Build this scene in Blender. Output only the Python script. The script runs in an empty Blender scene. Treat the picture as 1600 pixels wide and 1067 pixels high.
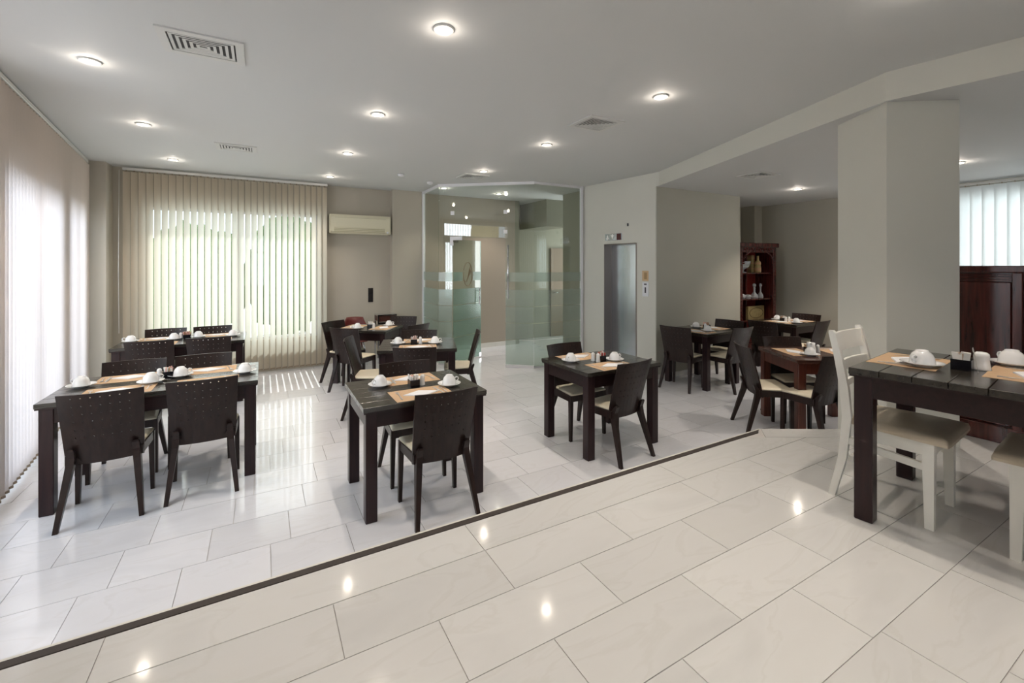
import bpy, bmesh, math, random
from mathutils import Vector, Matrix
random.seed(7)
S = bpy.context.scene
COL = S.collection
PI = math.pi
# ------------------------------------------------------------------ camera, light, exposure
YAW = math.radians(-29.48)
cam_d = bpy.data.cameras.new('camera'); cam = bpy.data.objects.new('camera', cam_d); COL.objects.link(cam)
cam.location = (0, 0, 1.66); cam.rotation_euler = (PI/2, 0, YAW)
cam_d.sensor_width = 36; cam_d.lens = 692/1600*36; cam_d.shift_y = -119.5/1600; cam_d.clip_start = .02
S.camera = cam
S.view_settings.view_transform = 'Standard'; S.view_settings.look = 'None'
S.view_settings.exposure = 0.2; S.view_settings.gamma = 1; S.view_settings.use_curve_mapping = False
W = bpy.data.worlds.new('world'); S.world = W; W.use_nodes = True
bg = W.node_tree.nodes['Background']; bg.inputs[0].default_value = (.78, .88, 1, 1); bg.inputs[1].default_value = 1.8
sun_d = bpy.data.lights.new('sun', 'SUN'); sun_d.energy = 6.0; sun_d.angle = math.radians(.35); sun_d.color = (1, .975, .93)
sun = bpy.data.objects.new('sun', sun_d); COL.objects.link(sun)
sun.rotation_euler = Vector((0, 1, 1.67)).to_track_quat('Z', 'Y').to_euler()
def area(name, loc, direction, sx, sy, power, color):
    d = bpy.data.lights.new(name, 'AREA'); d.shape = 'RECTANGLE'; d.size = sx; d.size_y = sy; d.energy = power; d.color = color
    o = bpy.data.objects.new(name, d); COL.objects.link(o); o.location = loc
    o.rotation_euler = (-Vector(direction)).to_track_quat('Z', 'Y').to_euler(); return o
# daylight through the windows; the front and lobby areas are added fill
SKY = (.80, .88, 1)
area('daylight_left', (-5.0, 5.0, 2.2), (1, .05, -.18), 8.0, 4.0, 840, (.80, .86, 1))
area('daylight_back', (-.35, 8.9, 1.6), (0, -1, -.1), 2.4, 2.2, 60, (.9, .95, 1))
area('fill_front', (-.2, -3.2, 1.75), (.1, 1, .0), 3.5, 2.0, 12, (1, .90, .80))  # added fill light behind the viewer, outside the added front windows
area('daylight_right', (9.3, .6, 2.0), (-1, 0, 0), 4.0, 1.6, 75, (.86, .93, 1))
area('fill_lobby', (7.0, 7.3, 1.5), (-1, .1, 0), 1.6, 2.2, 60, (.95, .97, 1))  # added fill inside the lobby, no opening behind it
LAMP = 1.0

# ------------------------------------------------------------------ materials
MATS = {}
def nodes(name):
    m = bpy.data.materials.new(name); m.use_nodes = True; MATS[name] = m
    return m, m.node_tree.nodes, m.node_tree.links, m.node_tree.nodes['Principled BSDF']
def mat(name, col, rough=.5, metal=0, coat=0, bump=0, bscale=60, var=0, vscale=8, spec=.5, trans=0, ior=1.45, emis=None, es=0, stretch=(1,1,1)):
    m, N, L, P = nodes(name)
    P.inputs['Base Color'].default_value = (*col, 1); P.inputs['Roughness'].default_value = rough
    P.inputs['Metallic'].default_value = metal; P.inputs['Coat Weight'].default_value = coat; P.inputs['Coat Roughness'].default_value = .08
    P.inputs['Specular IOR Level'].default_value = spec; P.inputs['Transmission Weight'].default_value = trans; P.inputs['IOR'].default_value = ior
    if emis: P.inputs['Emission Color'].default_value = (*emis, 1); P.inputs['Emission Strength'].default_value = es
    if bump or var:
        tc = N.new('ShaderNodeTexCoord'); mp = N.new('ShaderNodeMapping'); mp.inputs['Scale'].default_value = stretch
        L.new(tc.outputs['Object'], mp.inputs[0])
    if var:
        n = N.new('ShaderNodeTexNoise'); n.inputs['Scale'].default_value = vscale; n.inputs['Detail'].default_value = 5
        L.new(mp.outputs[0], n.inputs['Vector'])
        r = N.new('ShaderNodeValToRGB'); r.color_ramp.elements[0].position = .3; r.color_ramp.elements[1].position = .7
        r.color_ramp.elements[0].color = tuple(c*(1-var) for c in col)+(1,); r.color_ramp.elements[1].color = tuple(min(1, c*(1+var)) for c in col)+(1,)
        L.new(n.outputs['Fac'], r.inputs[0]); L.new(r.outputs[0], P.inputs['Base Color'])
    if bump:
        n2 = N.new('ShaderNodeTexNoise'); n2.inputs['Scale'].default_value = bscale; n2.inputs['Detail'].default_value = 4
        L.new(mp.outputs[0], n2.inputs['Vector'])
        b = N.new('ShaderNodeBump'); b.inputs['Strength'].default_value = bump; b.inputs['Distance'].default_value = .002
        L.new(n2.outputs['Fac'], b.inputs['Height']); L.new(b.outputs[0], P.inputs['Normal'])
    return m
def marble(name, base, rough):
    m, N, L, P = nodes(name)
    g = N.new('ShaderNodeNewGeometry'); oi = N.new('ShaderNodeObjectInfo')
    mul = N.new('ShaderNodeVectorMath'); mul.operation = 'MULTIPLY_ADD'; mul.inputs[1].default_value = (1, 1, 1)
    cx = N.new('ShaderNodeCombineXYZ'); sc = N.new('ShaderNodeMath'); sc.operation = 'MULTIPLY'; sc.inputs[1].default_value = 40
    L.new(oi.outputs['Random'], sc.inputs[0]); L.new(sc.outputs[0], cx.inputs[2])
    L.new(g.outputs['Position'], mul.inputs[0]); L.new(cx.outputs[0], mul.inputs[2])
    mp = N.new('ShaderNodeMapping'); mp.inputs['Scale'].default_value = (1, 3.2, 1); mp.inputs['Rotation'].default_value = (0, 0, .35)
    L.new(mul.outputs[0], mp.inputs[0])
    n = N.new('ShaderNodeTexNoise'); n.inputs['Scale'].default_value = 1.5; n.inputs['Detail'].default_value = 9; n.inputs['Distortion'].default_value = .9
    L.new(mp.outputs[0], n.inputs['Vector'])
    r = N.new('ShaderNodeValToRGB'); e = r.color_ramp.elements
    e[0].position = .28; e[0].color = (base[0]*.93, base[1]*.93, base[2]*.93, 1)
    e[1].position = .47; e[1].color = (*base, 1)
    x = e.new(.505); x.color = (base[0]*.955, base[1]*.95, base[2]*.94, 1)
    x = e.new(.53); x.color = (base[0]*1.0, base[1]*1.0, base[2]*1.0, 1)
    x = e.new(.75); x.color = (base[0]*.98, base[1]*.975, base[2]*.965, 1)
    L.new(n.outputs['Fac'], r.inputs[0])
    h = N.new('ShaderNodeHueSaturation'); mr = N.new('ShaderNodeMapRange'); mr.inputs[3].default_value = .93; mr.inputs[4].default_value = 1.05
    L.new(oi.outputs['Random'], mr.inputs[0]); L.new(mr.outputs[0], h.inputs['Value']); L.new(r.outputs[0], h.inputs['Color'])
    L.new(h.outputs[0], P.inputs['Base Color']); P.inputs['Roughness'].default_value = rough
    P.inputs['Coat Weight'].default_value = .35; P.inputs['Coat Roughness'].default_value = .05
    n3 = N.new('ShaderNodeTexNoise'); n3.inputs['Scale'].default_value = 5; L.new(g.outputs['Position'], n3.inputs['Vector'])
    b = N.new('ShaderNodeBump'); b.inputs['Strength'].default_value = .05; b.inputs['Distance'].default_value = .004
    L.new(n3.outputs['Fac'], b.inputs['Height']); L.new(b.outputs[0], P.inputs['Normal'])
    return m
def wood(name, c1, c2, rough, coat, axis='X'):
    m, N, L, P = nodes(name)
    tc = N.new('ShaderNodeTexCoord'); mp = N.new('ShaderNodeMapping')
    mp.inputs['Scale'].default_value = {'X': (2, 26, 26), 'Y': (26, 2, 26), 'Z': (26, 26, 2)}[axis]
    L.new(tc.outputs['Object'], mp.inputs[0])
    n = N.new('ShaderNodeTexNoise'); n.inputs['Scale'].default_value = 1.6; n.inputs['Detail'].default_value = 6; n.inputs['Distortion'].default_value = .5
    L.new(mp.outputs[0], n.inputs['Vector'])
    r = N.new('ShaderNodeValToRGB'); r.color_ramp.elements[0].position = .32; r.color_ramp.elements[1].position = .72
    r.color_ramp.elements[0].color = (*c1, 1); r.color_ramp.elements[1].color = (*c2, 1)
    L.new(n.outputs['Fac'], r.inputs[0]); L.new(r.outputs[0], P.inputs['Base Color'])
    P.inputs['Roughness'].default_value = rough; P.inputs['Coat Weight'].default_value = coat; P.inputs['Coat Roughness'].default_value = .15; P.inputs['Specular IOR Level'].default_value = .5 if coat > .3 else .32
    b = N.new('ShaderNodeBump'); b.inputs['Strength'].default_value = .12; b.inputs['Distance'].default_value = .001
    L.new(n.outputs['Fac'], b.inputs['Height']); L.new(b.outputs[0], P.inputs['Normal'])
    return m
def fabric_slat(name, col, tr, tcol=(.8, .8, .76)):
    m, N, L, P = nodes(name); N.remove(P); out = N['Material Output']
    d = N.new('ShaderNodeBsdfDiffuse'); t = N.new('ShaderNodeBsdfTranslucent'); mx = N.new('ShaderNodeMixShader')
    mx.inputs[0].default_value = tr; L.new(d.outputs[0], mx.inputs[1]); L.new(t.outputs[0], mx.inputs[2]); L.new(mx.outputs[0], out.inputs[0])
    tc = N.new('ShaderNodeTexCoord'); n = N.new('ShaderNodeTexNoise'); n.inputs['Scale'].default_value = 40
    mp = N.new('ShaderNodeMapping'); mp.inputs['Scale'].default_value = (3, 3, .4); L.new(tc.outputs['Object'], mp.inputs[0]); L.new(mp.outputs[0], n.inputs['Vector'])
    r = N.new('ShaderNodeValToRGB'); r.color_ramp.elements[0].color = tuple(c*.93 for c in col)+(1,); r.color_ramp.elements[1].color = (*col, 1)
    L.new(n.outputs['Fac'], r.inputs[0]); L.new(r.outputs[0], d.inputs[0]); t.inputs[0].default_value = (*tcol, 1)
    return m
def pane(name, tint, refl=1.0, frost=0.0, frost_col=(.8, .9, .88)):
    """thin glass: clear transmission tinted per face, Fresnel mirror reflection, optional frosting"""
    m, N, L, P = nodes(name); N.remove(P); out = N['Material Output']
    t = N.new('ShaderNodeBsdfTransparent'); t.inputs[0].default_value = (*tint, 1)
    g = N.new('ShaderNodeBsdfGlossy'); g.inputs['Roughness'].default_value = .0 if not frost else .25
    lw = N.new('ShaderNodeLayerWeight'); lw.inputs[0].default_value = .5
    pw = N.new('ShaderNodeMath'); pw.operation = 'POWER'; pw.inputs[1].default_value = 5; L.new(lw.outputs['Facing'], pw.inputs[0])
    f = N.new('ShaderNodeMath'); f.operation = 'MULTIPLY_ADD'; f.inputs[1].default_value = .95; f.inputs[2].default_value = .075*refl; L.new(pw.outputs[0], f.inputs[0])
    mx = N.new('ShaderNodeMixShader'); L.new(f.outputs[0], mx.inputs[0]); L.new(g.outputs[0], mx.inputs[2])
    if frost:
        d = N.new('ShaderNodeBsdfDiffuse'); d.inputs[0].default_value = (*frost_col, 1)
        tl = N.new('ShaderNodeBsdfTranslucent'); tl.inputs[0].default_value = (*frost_col, 1)
        a = N.new('ShaderNodeMixShader'); a.inputs[0].default_value = .6; L.new(d.outputs[0], a.inputs[1]); L.new(tl.outputs[0], a.inputs[2])
        b = N.new('ShaderNodeMixShader'); b.inputs[0].default_value = frost; L.new(t.outputs[0], b.inputs[1]); L.new(a.outputs[0], b.inputs[2])
        L.new(b.outputs[0], mx.inputs[1])
    else:
        L.new(t.outputs[0], mx.inputs[1])
    L.new(mx.outputs[0], out.inputs[0]); return m

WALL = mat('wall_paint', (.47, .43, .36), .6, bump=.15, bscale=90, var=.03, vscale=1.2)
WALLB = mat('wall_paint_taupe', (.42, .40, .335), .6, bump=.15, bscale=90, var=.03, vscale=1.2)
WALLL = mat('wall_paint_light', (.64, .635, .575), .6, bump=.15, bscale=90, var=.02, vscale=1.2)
CEIL = mat('ceiling_paint', (.60, .61, .605), .7, bump=.08, bscale=60)
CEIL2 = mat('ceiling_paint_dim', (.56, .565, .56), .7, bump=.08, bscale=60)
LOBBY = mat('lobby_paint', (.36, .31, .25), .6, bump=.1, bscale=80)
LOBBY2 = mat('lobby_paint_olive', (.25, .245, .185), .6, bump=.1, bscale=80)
MARB_U = marble('marble_raised', (.61, .608, .595), .10)
MARB_L = marble('marble_lower', (.69, .70, .74), .12)
GROUT = mat('grout', (.46, .44, .42), .8, bump=.2)
STRIP = mat('nosing_strip', (.045, .035, .03), .6, bump=.4, bscale=300)
SKIRT = mat('marble_skirting', (.68, .66, .61), .2, var=.05, vscale=3)
DARK = wood('dark_wood', (.014, .008, .008), (.030, .014, .014), .28, .0, 'X')
DARKL = wood('dark_wood_leg', (.015, .007, .009), (.032, .014, .014), .30, .0, 'Z')
DTOP = wood('table_plank_wood', (.020, .017, .013), (.040, .034, .027), .24, .4, 'X')
REDW_LIT = wood('reddish_lit_wood', (.065, .018, .012), (.15, .045, .028), .35, .2, 'Z')  # dark table wood, slightly redder, with its lit look put into the colour
REDT_LIT = wood('reddish_lit_plank', (.055, .022, .016), (.10, .045, .03), .22, .5, 'X')  # plank version, light on the top likewise put into the colour
CHW = wood('chair_wood', (.013, .007, .006), (.026, .013, .010), .34, .0, 'Z')
CHLEG = wood('chair_leg_wood', (.014, .008, .007), (.028, .014, .011), .34, .0, 'Z')
MAHOG = wood('mahogany', (.035, .007, .006), (.125, .026, .021), .25, .4, 'Z')
MAHOD = wood('mahogany_dark', (.030, .006, .005), (.075, .014, .011), .28, .4, 'Z')
SEAT = mat('cream_leather', (.74, .67, .52), .42, bump=.25, bscale=120, var=.05, vscale=5)
WHITE = mat('white_lacquer', (.84, .83, .77), .3, var=.04, vscale=5, coat=.2)
WSEAT = mat('taupe_satin', (.58, .50, .38), .4, bump=.3, bscale=200, var=.08, vscale=6)
PORC = mat('porcelain', (.80, .80, .80), .12, coat=.5)
MATP = mat('kraft_paper', (.56, .38, .23), .8, bump=.2, bscale=200, var=.04, vscale=20)
NAPK = mat('napkin_paper', (.80, .80, .82), .85, bump=.3, bscale=200)
STEEL = mat('cutlery_steel', (.62, .60, .57), .38, metal=.55)
BOXM = mat('black_plastic', (.006, .006, .009), .2, spec=.35)
SUGW = mat('sachet_white', (.78, .76, .72), .6); SUGP = mat('sachet_pink', (.65, .35, .30), .6)
SUGR = mat('sachet_red', (.5, .06, .05), .5); SUGB = mat('sachet_brown', (.42, .26, .15), .6)
PINK = mat('dried_flower', (.72, .60, .52), .8, bump=.5)
AC = mat('ac_plastic', (.70, .66, .50), .35); ACD = mat('ac_vane', (.48, .44, .30), .4)
METW = mat('white_metal', (.80, .80, .82), .3); CHROME = mat('chrome', (.70, .70, .72), .08, metal=1)
BRUSH = mat('brushed_steel', (.62, .66, .72), .24, metal=1)
JAMB = mat('lift_jamb_steel', (.30, .27, .25), .35, metal=.8)
VENTM = mat('vent_white', (.60, .60, .58), .5); VENTD = mat('vent_dark', (.07, .07, .07), .8)
BULB = mat('bulb', (1, 1, 1), .3, emis=(1, .87, .70), es=28)
SWITCH = mat('switch_black', (.02, .018, .018), .25)
SLATB = fabric_slat('blind_fabric', (.56, .47, .37), .33, (.80, .82, .73))
SLATL = fabric_slat('blind_fabric_left', (.66, .575, .50), .36, (.80, .77, .79))
SLATR = fabric_slat('blind_fabric_right', (.74, .77, .78), .42)
RAIL = mat('blind_rail', (.62, .61, .58), .4, metal=.2); CHAIN = mat('blind_chain', (.34, .27, .20), .5)
FRAME = mat('window_frame', (.55, .55, .55), .4)
PANE = pane('window_glass', (.96, .98, .97))
GLS = pane('partition_glass', (.93, .965, .94), 1.05)
GLSF = pane('partition_frost', (.90, .95, .93), 1.0, .22, (.55, .68, .64))
GLSF2 = pane('partition_frost_light', (.93, .97, .95), 1.0, .16, (.60, .68, .68))
GLSD = pane('door_glass', (.86, .92, .88), 1.0); GLSFD = pane('door_frost', (.80, .90, .85), 1.0, .34, (.38, .56, .48))
GEDGE = mat('glass_edge', (.35, .55, .47), .15)
LOGO = mat('gilt_logo', (.16, .11, .05), .4, metal=.3)
CRYST = mat('crystal', (.80, .83, .86), .06, trans=.45, ior=1.5)
GOLD = mat('gold_paper', (.45, .36, .17), .35, metal=.4, var=.15, vscale=20); GOLDP = mat('peach_label', (.60, .36, .20), .5)
REDF = mat('red_shell', (.12, .014, .010), .45); PCARD = mat('beige_card', (.60, .42, .24), .6); PWHITE = mat('white_plate', (.75, .77, .80), .35)
INK = mat('dark_ink', (.05, .05, .06), .5); INDRED = mat('indicator_screen', (.09, .02, .02), .15); ARROWM = mat('arrow_white', (.8, .8, .78), .4)
GRNOUT = mat('hedge_leaf', (.09, .16, .05), .8, var=.4, vscale=6); PAVE = mat('outside_paving', (.45, .44, .40), .8, var=.1)
YELW = mat('yellow_render', (.72, .55, .25), .8)

# ------------------------------------------------------------------ mesh helpers
class MB:
    def __init__(s): s.v = []; s.f = []; s.m = []; s.sm = []
    def add(s, vs, fs, mi=0, smooth=False):
        n = len(s.v); s.v += [tuple(v) for v in vs]; s.f += [tuple(i+n for i in f) for f in fs]
        s.m += [mi]*len(fs); s.sm += [smooth]*len(fs); return s
    def box(s, x0, x1, y0, y1, z0, z1, mi=0):
        return s.add([(x0,y0,z0),(x1,y0,z0),(x1,y1,z0),(x0,y1,z0),(x0,y0,z1),(x1,y0,z1),(x1,y1,z1),(x0,y1,z1)],
                     [(0,3,2,1),(4,5,6,7),(0,1,5,4),(1,2,6,5),(2,3,7,6),(3,0,4,7)], mi)
    def bbox(s, x0, x1, y0, y1, z0, z1, b=.004, mi=0):
        """chamfered box"""
        vs = []; c = ((x0+x1)/2, (y0+y1)/2, (z0+z1)/2); h = ((x1-x0)/2, (y1-y0)/2, (z1-z0)/2)
        bm = bmesh.new(); bmesh.ops.create_cube(bm, size=1)
        for v in bm.verts: v.co = Vector((c[0]+v.co.x*2*h[0], c[1]+v.co.y*2*h[1], c[2]+v.co.z*2*h[2]))
        bmesh.ops.bevel(bm, geom=bm.edges[:], offset=b, segments=1, affect='EDGES')
        s.frombm(bm, mi); return s
    def frombm(s, bm, mi=0, smooth=False):
        bm.verts.index_update(); s.add([v.co[:] for v in bm.verts], [[v.index for v in f.verts] for f in bm.faces], mi, smooth); bm.free(); return s
    def prism(s, pts, z0, z1, mi=0, mside=None):
        n = len(pts); vs = [(x, y, z0) for x, y in pts]+[(x, y, z1) for x, y in pts]
        a = sum(pts[i][0]*pts[(i+1)%n][1]-pts[(i+1)%n][0]*pts[i][1] for i in range(n))
        bot, top = (tuple(range(n))[::-1], tuple(range(n, 2*n))) if a > 0 else (tuple(range(n)), tuple(range(n, 2*n))[::-1])
        s.add(vs, [bot, top], mi)
        fs = [((i, (i+1)%n, (i+1)%n+n, i+n) if a > 0 else (i+n, (i+1)%n+n, (i+1)%n, i)) for i in range(n)]
        return s.add(vs, fs, mi if mside is None else mside)
    def lathe(s, prof, n=20, c=(0, 0, 0), mi=0, smooth=True, cap=False):
        vs = []; fs = []
        for r, z in prof:
            for k in range(n): a = 2*PI*k/n; vs.append((c[0]+r*math.cos(a), c[1]+r*math.sin(a), c[2]+z))
        for i in range(len(prof)-1):
            for k in range(n):
                k2 = (k+1)%n; fs.append((i*n+k, i*n+k2, (i+1)*n+k2, (i+1)*n+k))
        if cap: fs.append(tuple(range(n))[::-1]); fs.append(tuple((len(prof)-1)*n+k for k in range(n)))
        return s.add(vs, fs, mi, smooth)
    def tube(s, pts, r, n=8, mi=0, smooth=True):
        pts = [Vector(p) for p in pts]; rs = r if isinstance(r, (list, tuple)) else [r]*len(pts)
        vs = []; fs = []; up = None
        for i, p in enumerate(pts):
            t = (pts[min(i+1, len(pts)-1)]-pts[max(i-1, 0)]).normalized()
            if up is None: up = t.orthogonal().normalized()
            up = (up-t*up.dot(t)).normalized(); w = t.cross(up)
            for k in range(n): a = 2*PI*k/n; vs.append(p+(up*math.cos(a)+w*math.sin(a))*rs[i])
        for i in range(len(pts)-1):
            for k in range(n): k2 = (k+1)%n; fs.append((i*n+k, i*n+k2, (i+1)*n+k2, (i+1)*n+k))
        fs.append(tuple(range(n))[::-1]); fs.append(tuple((len(pts)-1)*n+k for k in range(n)))
        return s.add(vs, fs, mi, smooth)
    def bar(s, rings, mi=0):
        """quad rings (each four points) skinned into a bar"""
        vs = [p for r in rings for p in r]; fs = [(3, 2, 1, 0)]
        for i in range(len(rings)-1):
            for k in range(4): k2 = (k+1)%4; fs.append((i*4+k, i*4+k2, i*4+4+k2, i*4+4+k))
        n = 4*(len(rings)-1); fs.append((n, n+1, n+2, n+3)); return s.add(vs, fs, mi)
    def mesh(s, name, mats):
        me = bpy.data.meshes.new(name); me.from_pydata(s.v, [], s.f)
        for m in (mats if isinstance(mats, (list, tuple)) else [mats]): me.materials.append(m)
        me.polygons.foreach_set('material_index', s.m); me.polygons.foreach_set('use_smooth', s.sm)
        me.update(); return me
    def build(s, name, mats, parent=None, loc=None, rz=0, **kw):
        o = bpy.data.objects.new(name, s.mesh(name, mats)); COL.objects.link(o)
        if parent: o.parent = parent
        if loc: o.location = loc
        if rz: o.rotation_euler = (0, 0, rz)
        for k, v in kw.items(): o[k] = v
        return o
def tag(o, label, cat, group=None):
    o['label'] = label; o['category'] = cat
    if group: o['group'] = group
    return o
def empty(name, loc, rz=0, label=None, cat=None, group=None):
    o = bpy.data.objects.new(name, None); COL.objects.link(o); o.location = loc; o.rotation_euler = (0, 0, rz)
    if label: tag(o, label, cat, group)
    return o
def kids(o): return [c for c in ALLKIDS.get(o.name, [])]
ALLKIDS = {}
def part(mb, name, mats, parent, **kw):
    o = mb.build(name, mats, parent, **kw); ALLKIDS.setdefault(parent.name, []).append(o); return o
def dup(root, loc, rz, label, group=None, z=None):
    r = root.copy(); COL.objects.link(r); r.location = loc; r.rotation_euler = (0, 0, rz); r['label'] = label
    if group: r['group'] = group
    for c in kids(root):
        d = c.copy(); COL.objects.link(d); d.parent = r
        for g in kids(c): e = g.copy(); COL.objects.link(e); e.parent = d
    return r
def struct(mb, name, mats, parent=None, **kw):
    o = mb.build(name, mats, parent, **kw)
    if not parent: o['kind'] = 'structure'
    return o
def ang(dx, dy): return math.atan2(dy, dx)-PI/2      # rotation turning local +Y to (dx, dy)
def seg(mb, p0, p1, t, z0, z1, mi=0):
    """wall slab along p0-p1, thickness t to the left of the direction"""
    d = (Vector(p1)-Vector(p0)).normalized(); n = Vector((-d.y, d.x))*t
    a, b = Vector(p0), Vector(p1)
    return mb.prism([tuple(a), tuple(b), tuple(b+n), tuple(a+n)], z0, z1, mi)

# ------------------------------------------------------------------ floors
ZU = .40      # raised floor
PLAT = [(-2.4, -3.0), (4.60, -3.0), (4.60, 1.30), (4.30, 1.466), (3.335, 2.03), (-1.32, 2.03), (-2.4, 2.03)]
fl = struct(MB().box(-2.4, 9.3, -3.0, 9.6, -.12, -.006), 'floor', GROUT)
def clip(poly, a, b):
    """keep the part of poly left of line a->b"""
    out = []; n = len(poly)
    f = lambda p: (b[0]-a[0])*(p[1]-a[1])-(b[1]-a[1])*(p[0]-a[0])
    for i in range(n):
        p, q = poly[i], poly[(i+1)%n]; fp, fq = f(p), f(q)
        if fp >= 0: out.append(p)
        if fp*fq < 0: t = fp/(fp-fq); out.append((p[0]+(q[0]-p[0])*t, p[1]+(q[1]-p[1])*t))
    return out
def parea(p): return abs(sum(p[i][0]*p[(i+1)%len(p)][1]-p[(i+1)%len(p)][0]*p[i][1] for i in range(len(p))))/2 if len(p) > 2 else 0
CAMF = (math.sin(-YAW), math.cos(YAW))
def infront(x, y): return x*CAMF[0]+y*CAMF[1]
def inview(x, y, zc):
    d = infront(x, y)
    if d < .3: return 0
    X = x*math.cos(YAW)+y*math.sin(YAW)
    px = 800+692*X/d; py = 414+692*(1.66-zc)/d
    return 1/d if -60 < px < 1660 and py < 1120 else 0
def lay(tiles, parent, m, z0, z1, zc, limit=300):
    tiles = [t for t in tiles if parea(t) > .002]
    sc = []
    for t in tiles:
        c = (sum(p[0] for p in t)/len(t), sum(p[1] for p in t)/len(t)); sc.append((inview(c[0], c[1], zc), t))
    sc.sort(key=lambda q: -q[0]); rest = MB(); cache = {}
    for i, (s_, t) in enumerate(sc):
        t0 = t[0]; rel = [(p[0]-t0[0], p[1]-t0[1]) for p in t]
        if i < limit and s_ > 0:
            key = tuple(round(c, 4) for p in rel for c in p)
            if key not in cache: cache[key] = MB().prism(rel, z0, z1).mesh('tile', m)
            o = bpy.data.objects.new('tile', cache[key]); COL.objects.link(o); o.parent = parent; o.location = (t0[0], t0[1], 0)
        else: rest.prism(t, z0, z1)
    if rest.v:
        o = rest.build('tile', m, parent); o['kind'] = 'stuff'
G = .0016
low = []
y = 2.295-.3515*1; r = 0
YS = [3.352+.3515*k for k in range(-4, 17)]
offs = {0: -.692, 1: -1.007, -1: -.804}
xo = -.692
for k in range(-4, 17):
    y0 = 3.001+.3515*k; y1 = y0+.3515
    x = -.692+.1096*k
    while x > -2.6: x -= .4235
    while x < 8.6:
        t = [(x+G, y0+G), (x+.4235-G, y0+G), (x+.4235-G, y1-G), (x+G, y1-G)]
        x += .4235
        # left wall (skewed), platform edge, far walls
        t = clip(t, (-1.60, 3.2), (-1.95, 7.2)) if False else clip(t, (-2.10, 7.92), (-1.45, 2.0))
        if len(t) < 3: continue
        t = clip(t, (3.335, 2.045), (-3, 2.045)) if False else t
        cx = sum(p[0] for p in t)/len(t); cy = sum(p[1] for p in t)/len(t)
        if cx < 3.335: t = clip(t, (-3, 2.03), (9, 2.03))
        if len(t) < 3: continue
        if cx > 3.0 and cx < 4.7: t = clip(t, (3.335, 2.03), (4.30, 1.466))
        if len(t) < 3: continue
        if cx > 4.95 and cx < 6.95: t = clip(t, (9, 4.56), (-3, 4.56)) if cy < 5.2 else []
        elif cx >= 6.95: t = clip(t, (9, 5.3), (-3, 5.3))
        else: t = clip(t, (9, 8.02), (-3, 8.02)) if cx < 3.4 else clip(t, (9, 9.2), (-3, 9.2))
        if len(t) > 2 and cx < 4.95 or (len(t) > 2 and cx >= 4.95): low.append(t)
lay(low, fl, MARB_L, -.02, 0, 0)
pl = struct(MB().prism(PLAT, -.004, ZU-.004), 'floor.001', GROUT)
E0, E1 = 2.03, 1.985      # edge lip, dark strip between 2.022 and 1.985
up = []
def urow(y0, y1, first, L_):
    x = first
    while x > -2.2: x -= L_
    while x < 4.6:
        t = [(x+G, y0+G), (x+L_-G, y0+G), (x+L_-G, y1-G), (x+G, y1-G)]; x += L_
        cut = clip(t, (4.565, -3), (4.565, 3)); cut = clip(cut, (-2.3, 5), (-2.3, -5)) if cut else cut
        if len(cut) > 2: cut = clip(cut, (4.22, 1.317), (3.17, 1.93))
        if len(cut) > 2: up.append(cut)
for k in range(0, 17):
    y1 = 1.761-.2648*k
    urow(y1-.2648, y1, {0: .231, 1: .547, 2: .858, 3: 1.172, 4: .60}.get(k, .2+.31*(k%2)+.05*k), .6275)
urow(1.762, 1.983, .857, 1.317)
up.append([(3.17+.02, 1.93), (4.22, 1.317), (4.30, 1.466), (3.345, 2.022)])
lay([t if k != len(up)-1 else [(3.212, 1.909), (4.22, 1.320), (4.30, 1.466), (3.345, 2.024)] for k, t in enumerate(up)], pl, MARB_U, ZU-.018, ZU, ZU)
MB().prism([(-1.6, 1.9865), (3.25, 1.9865), (3.31, 2.021), (-1.6, 2.021)], ZU-.018, ZU+.001).build('edge_strip', STRIP, pl, label='dark anti-slip strip along the step edge')
MB().prism([(-1.6, 2.022), (3.33, 2.022), (3.335, 2.034), (-1.6, 2.034)], ZU-.03, ZU).build('step_nosing', SKIRT, pl)

# ------------------------------------------------------------------ walls, ceiling
C1, C2 = 3.0, 2.8
BEAM = [(4.97, 4.50), (3.78, 1.40), (3.89, .80), (4.25, -1.3), (4.55, -3.0), (9.3, -3.0), (9.3, 5.5), (6.9, 5.5), (6.9, 4.6), (4.97, 4.56)]
struct(MB().prism([(-2.6, -3.2), (9.3, -3.2), (9.3, 9.6), (2.6, 9.6), (2.6, 8.16), (.93, 8.16), (.93, 8.02), (-2.6, 8.02)], C1, C1+.15), 'ceiling', CEIL)
struct(MB().prism(BEAM, C2, C1, 0, 1), 'ceiling.001', [CEIL2, WALLL])
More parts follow.
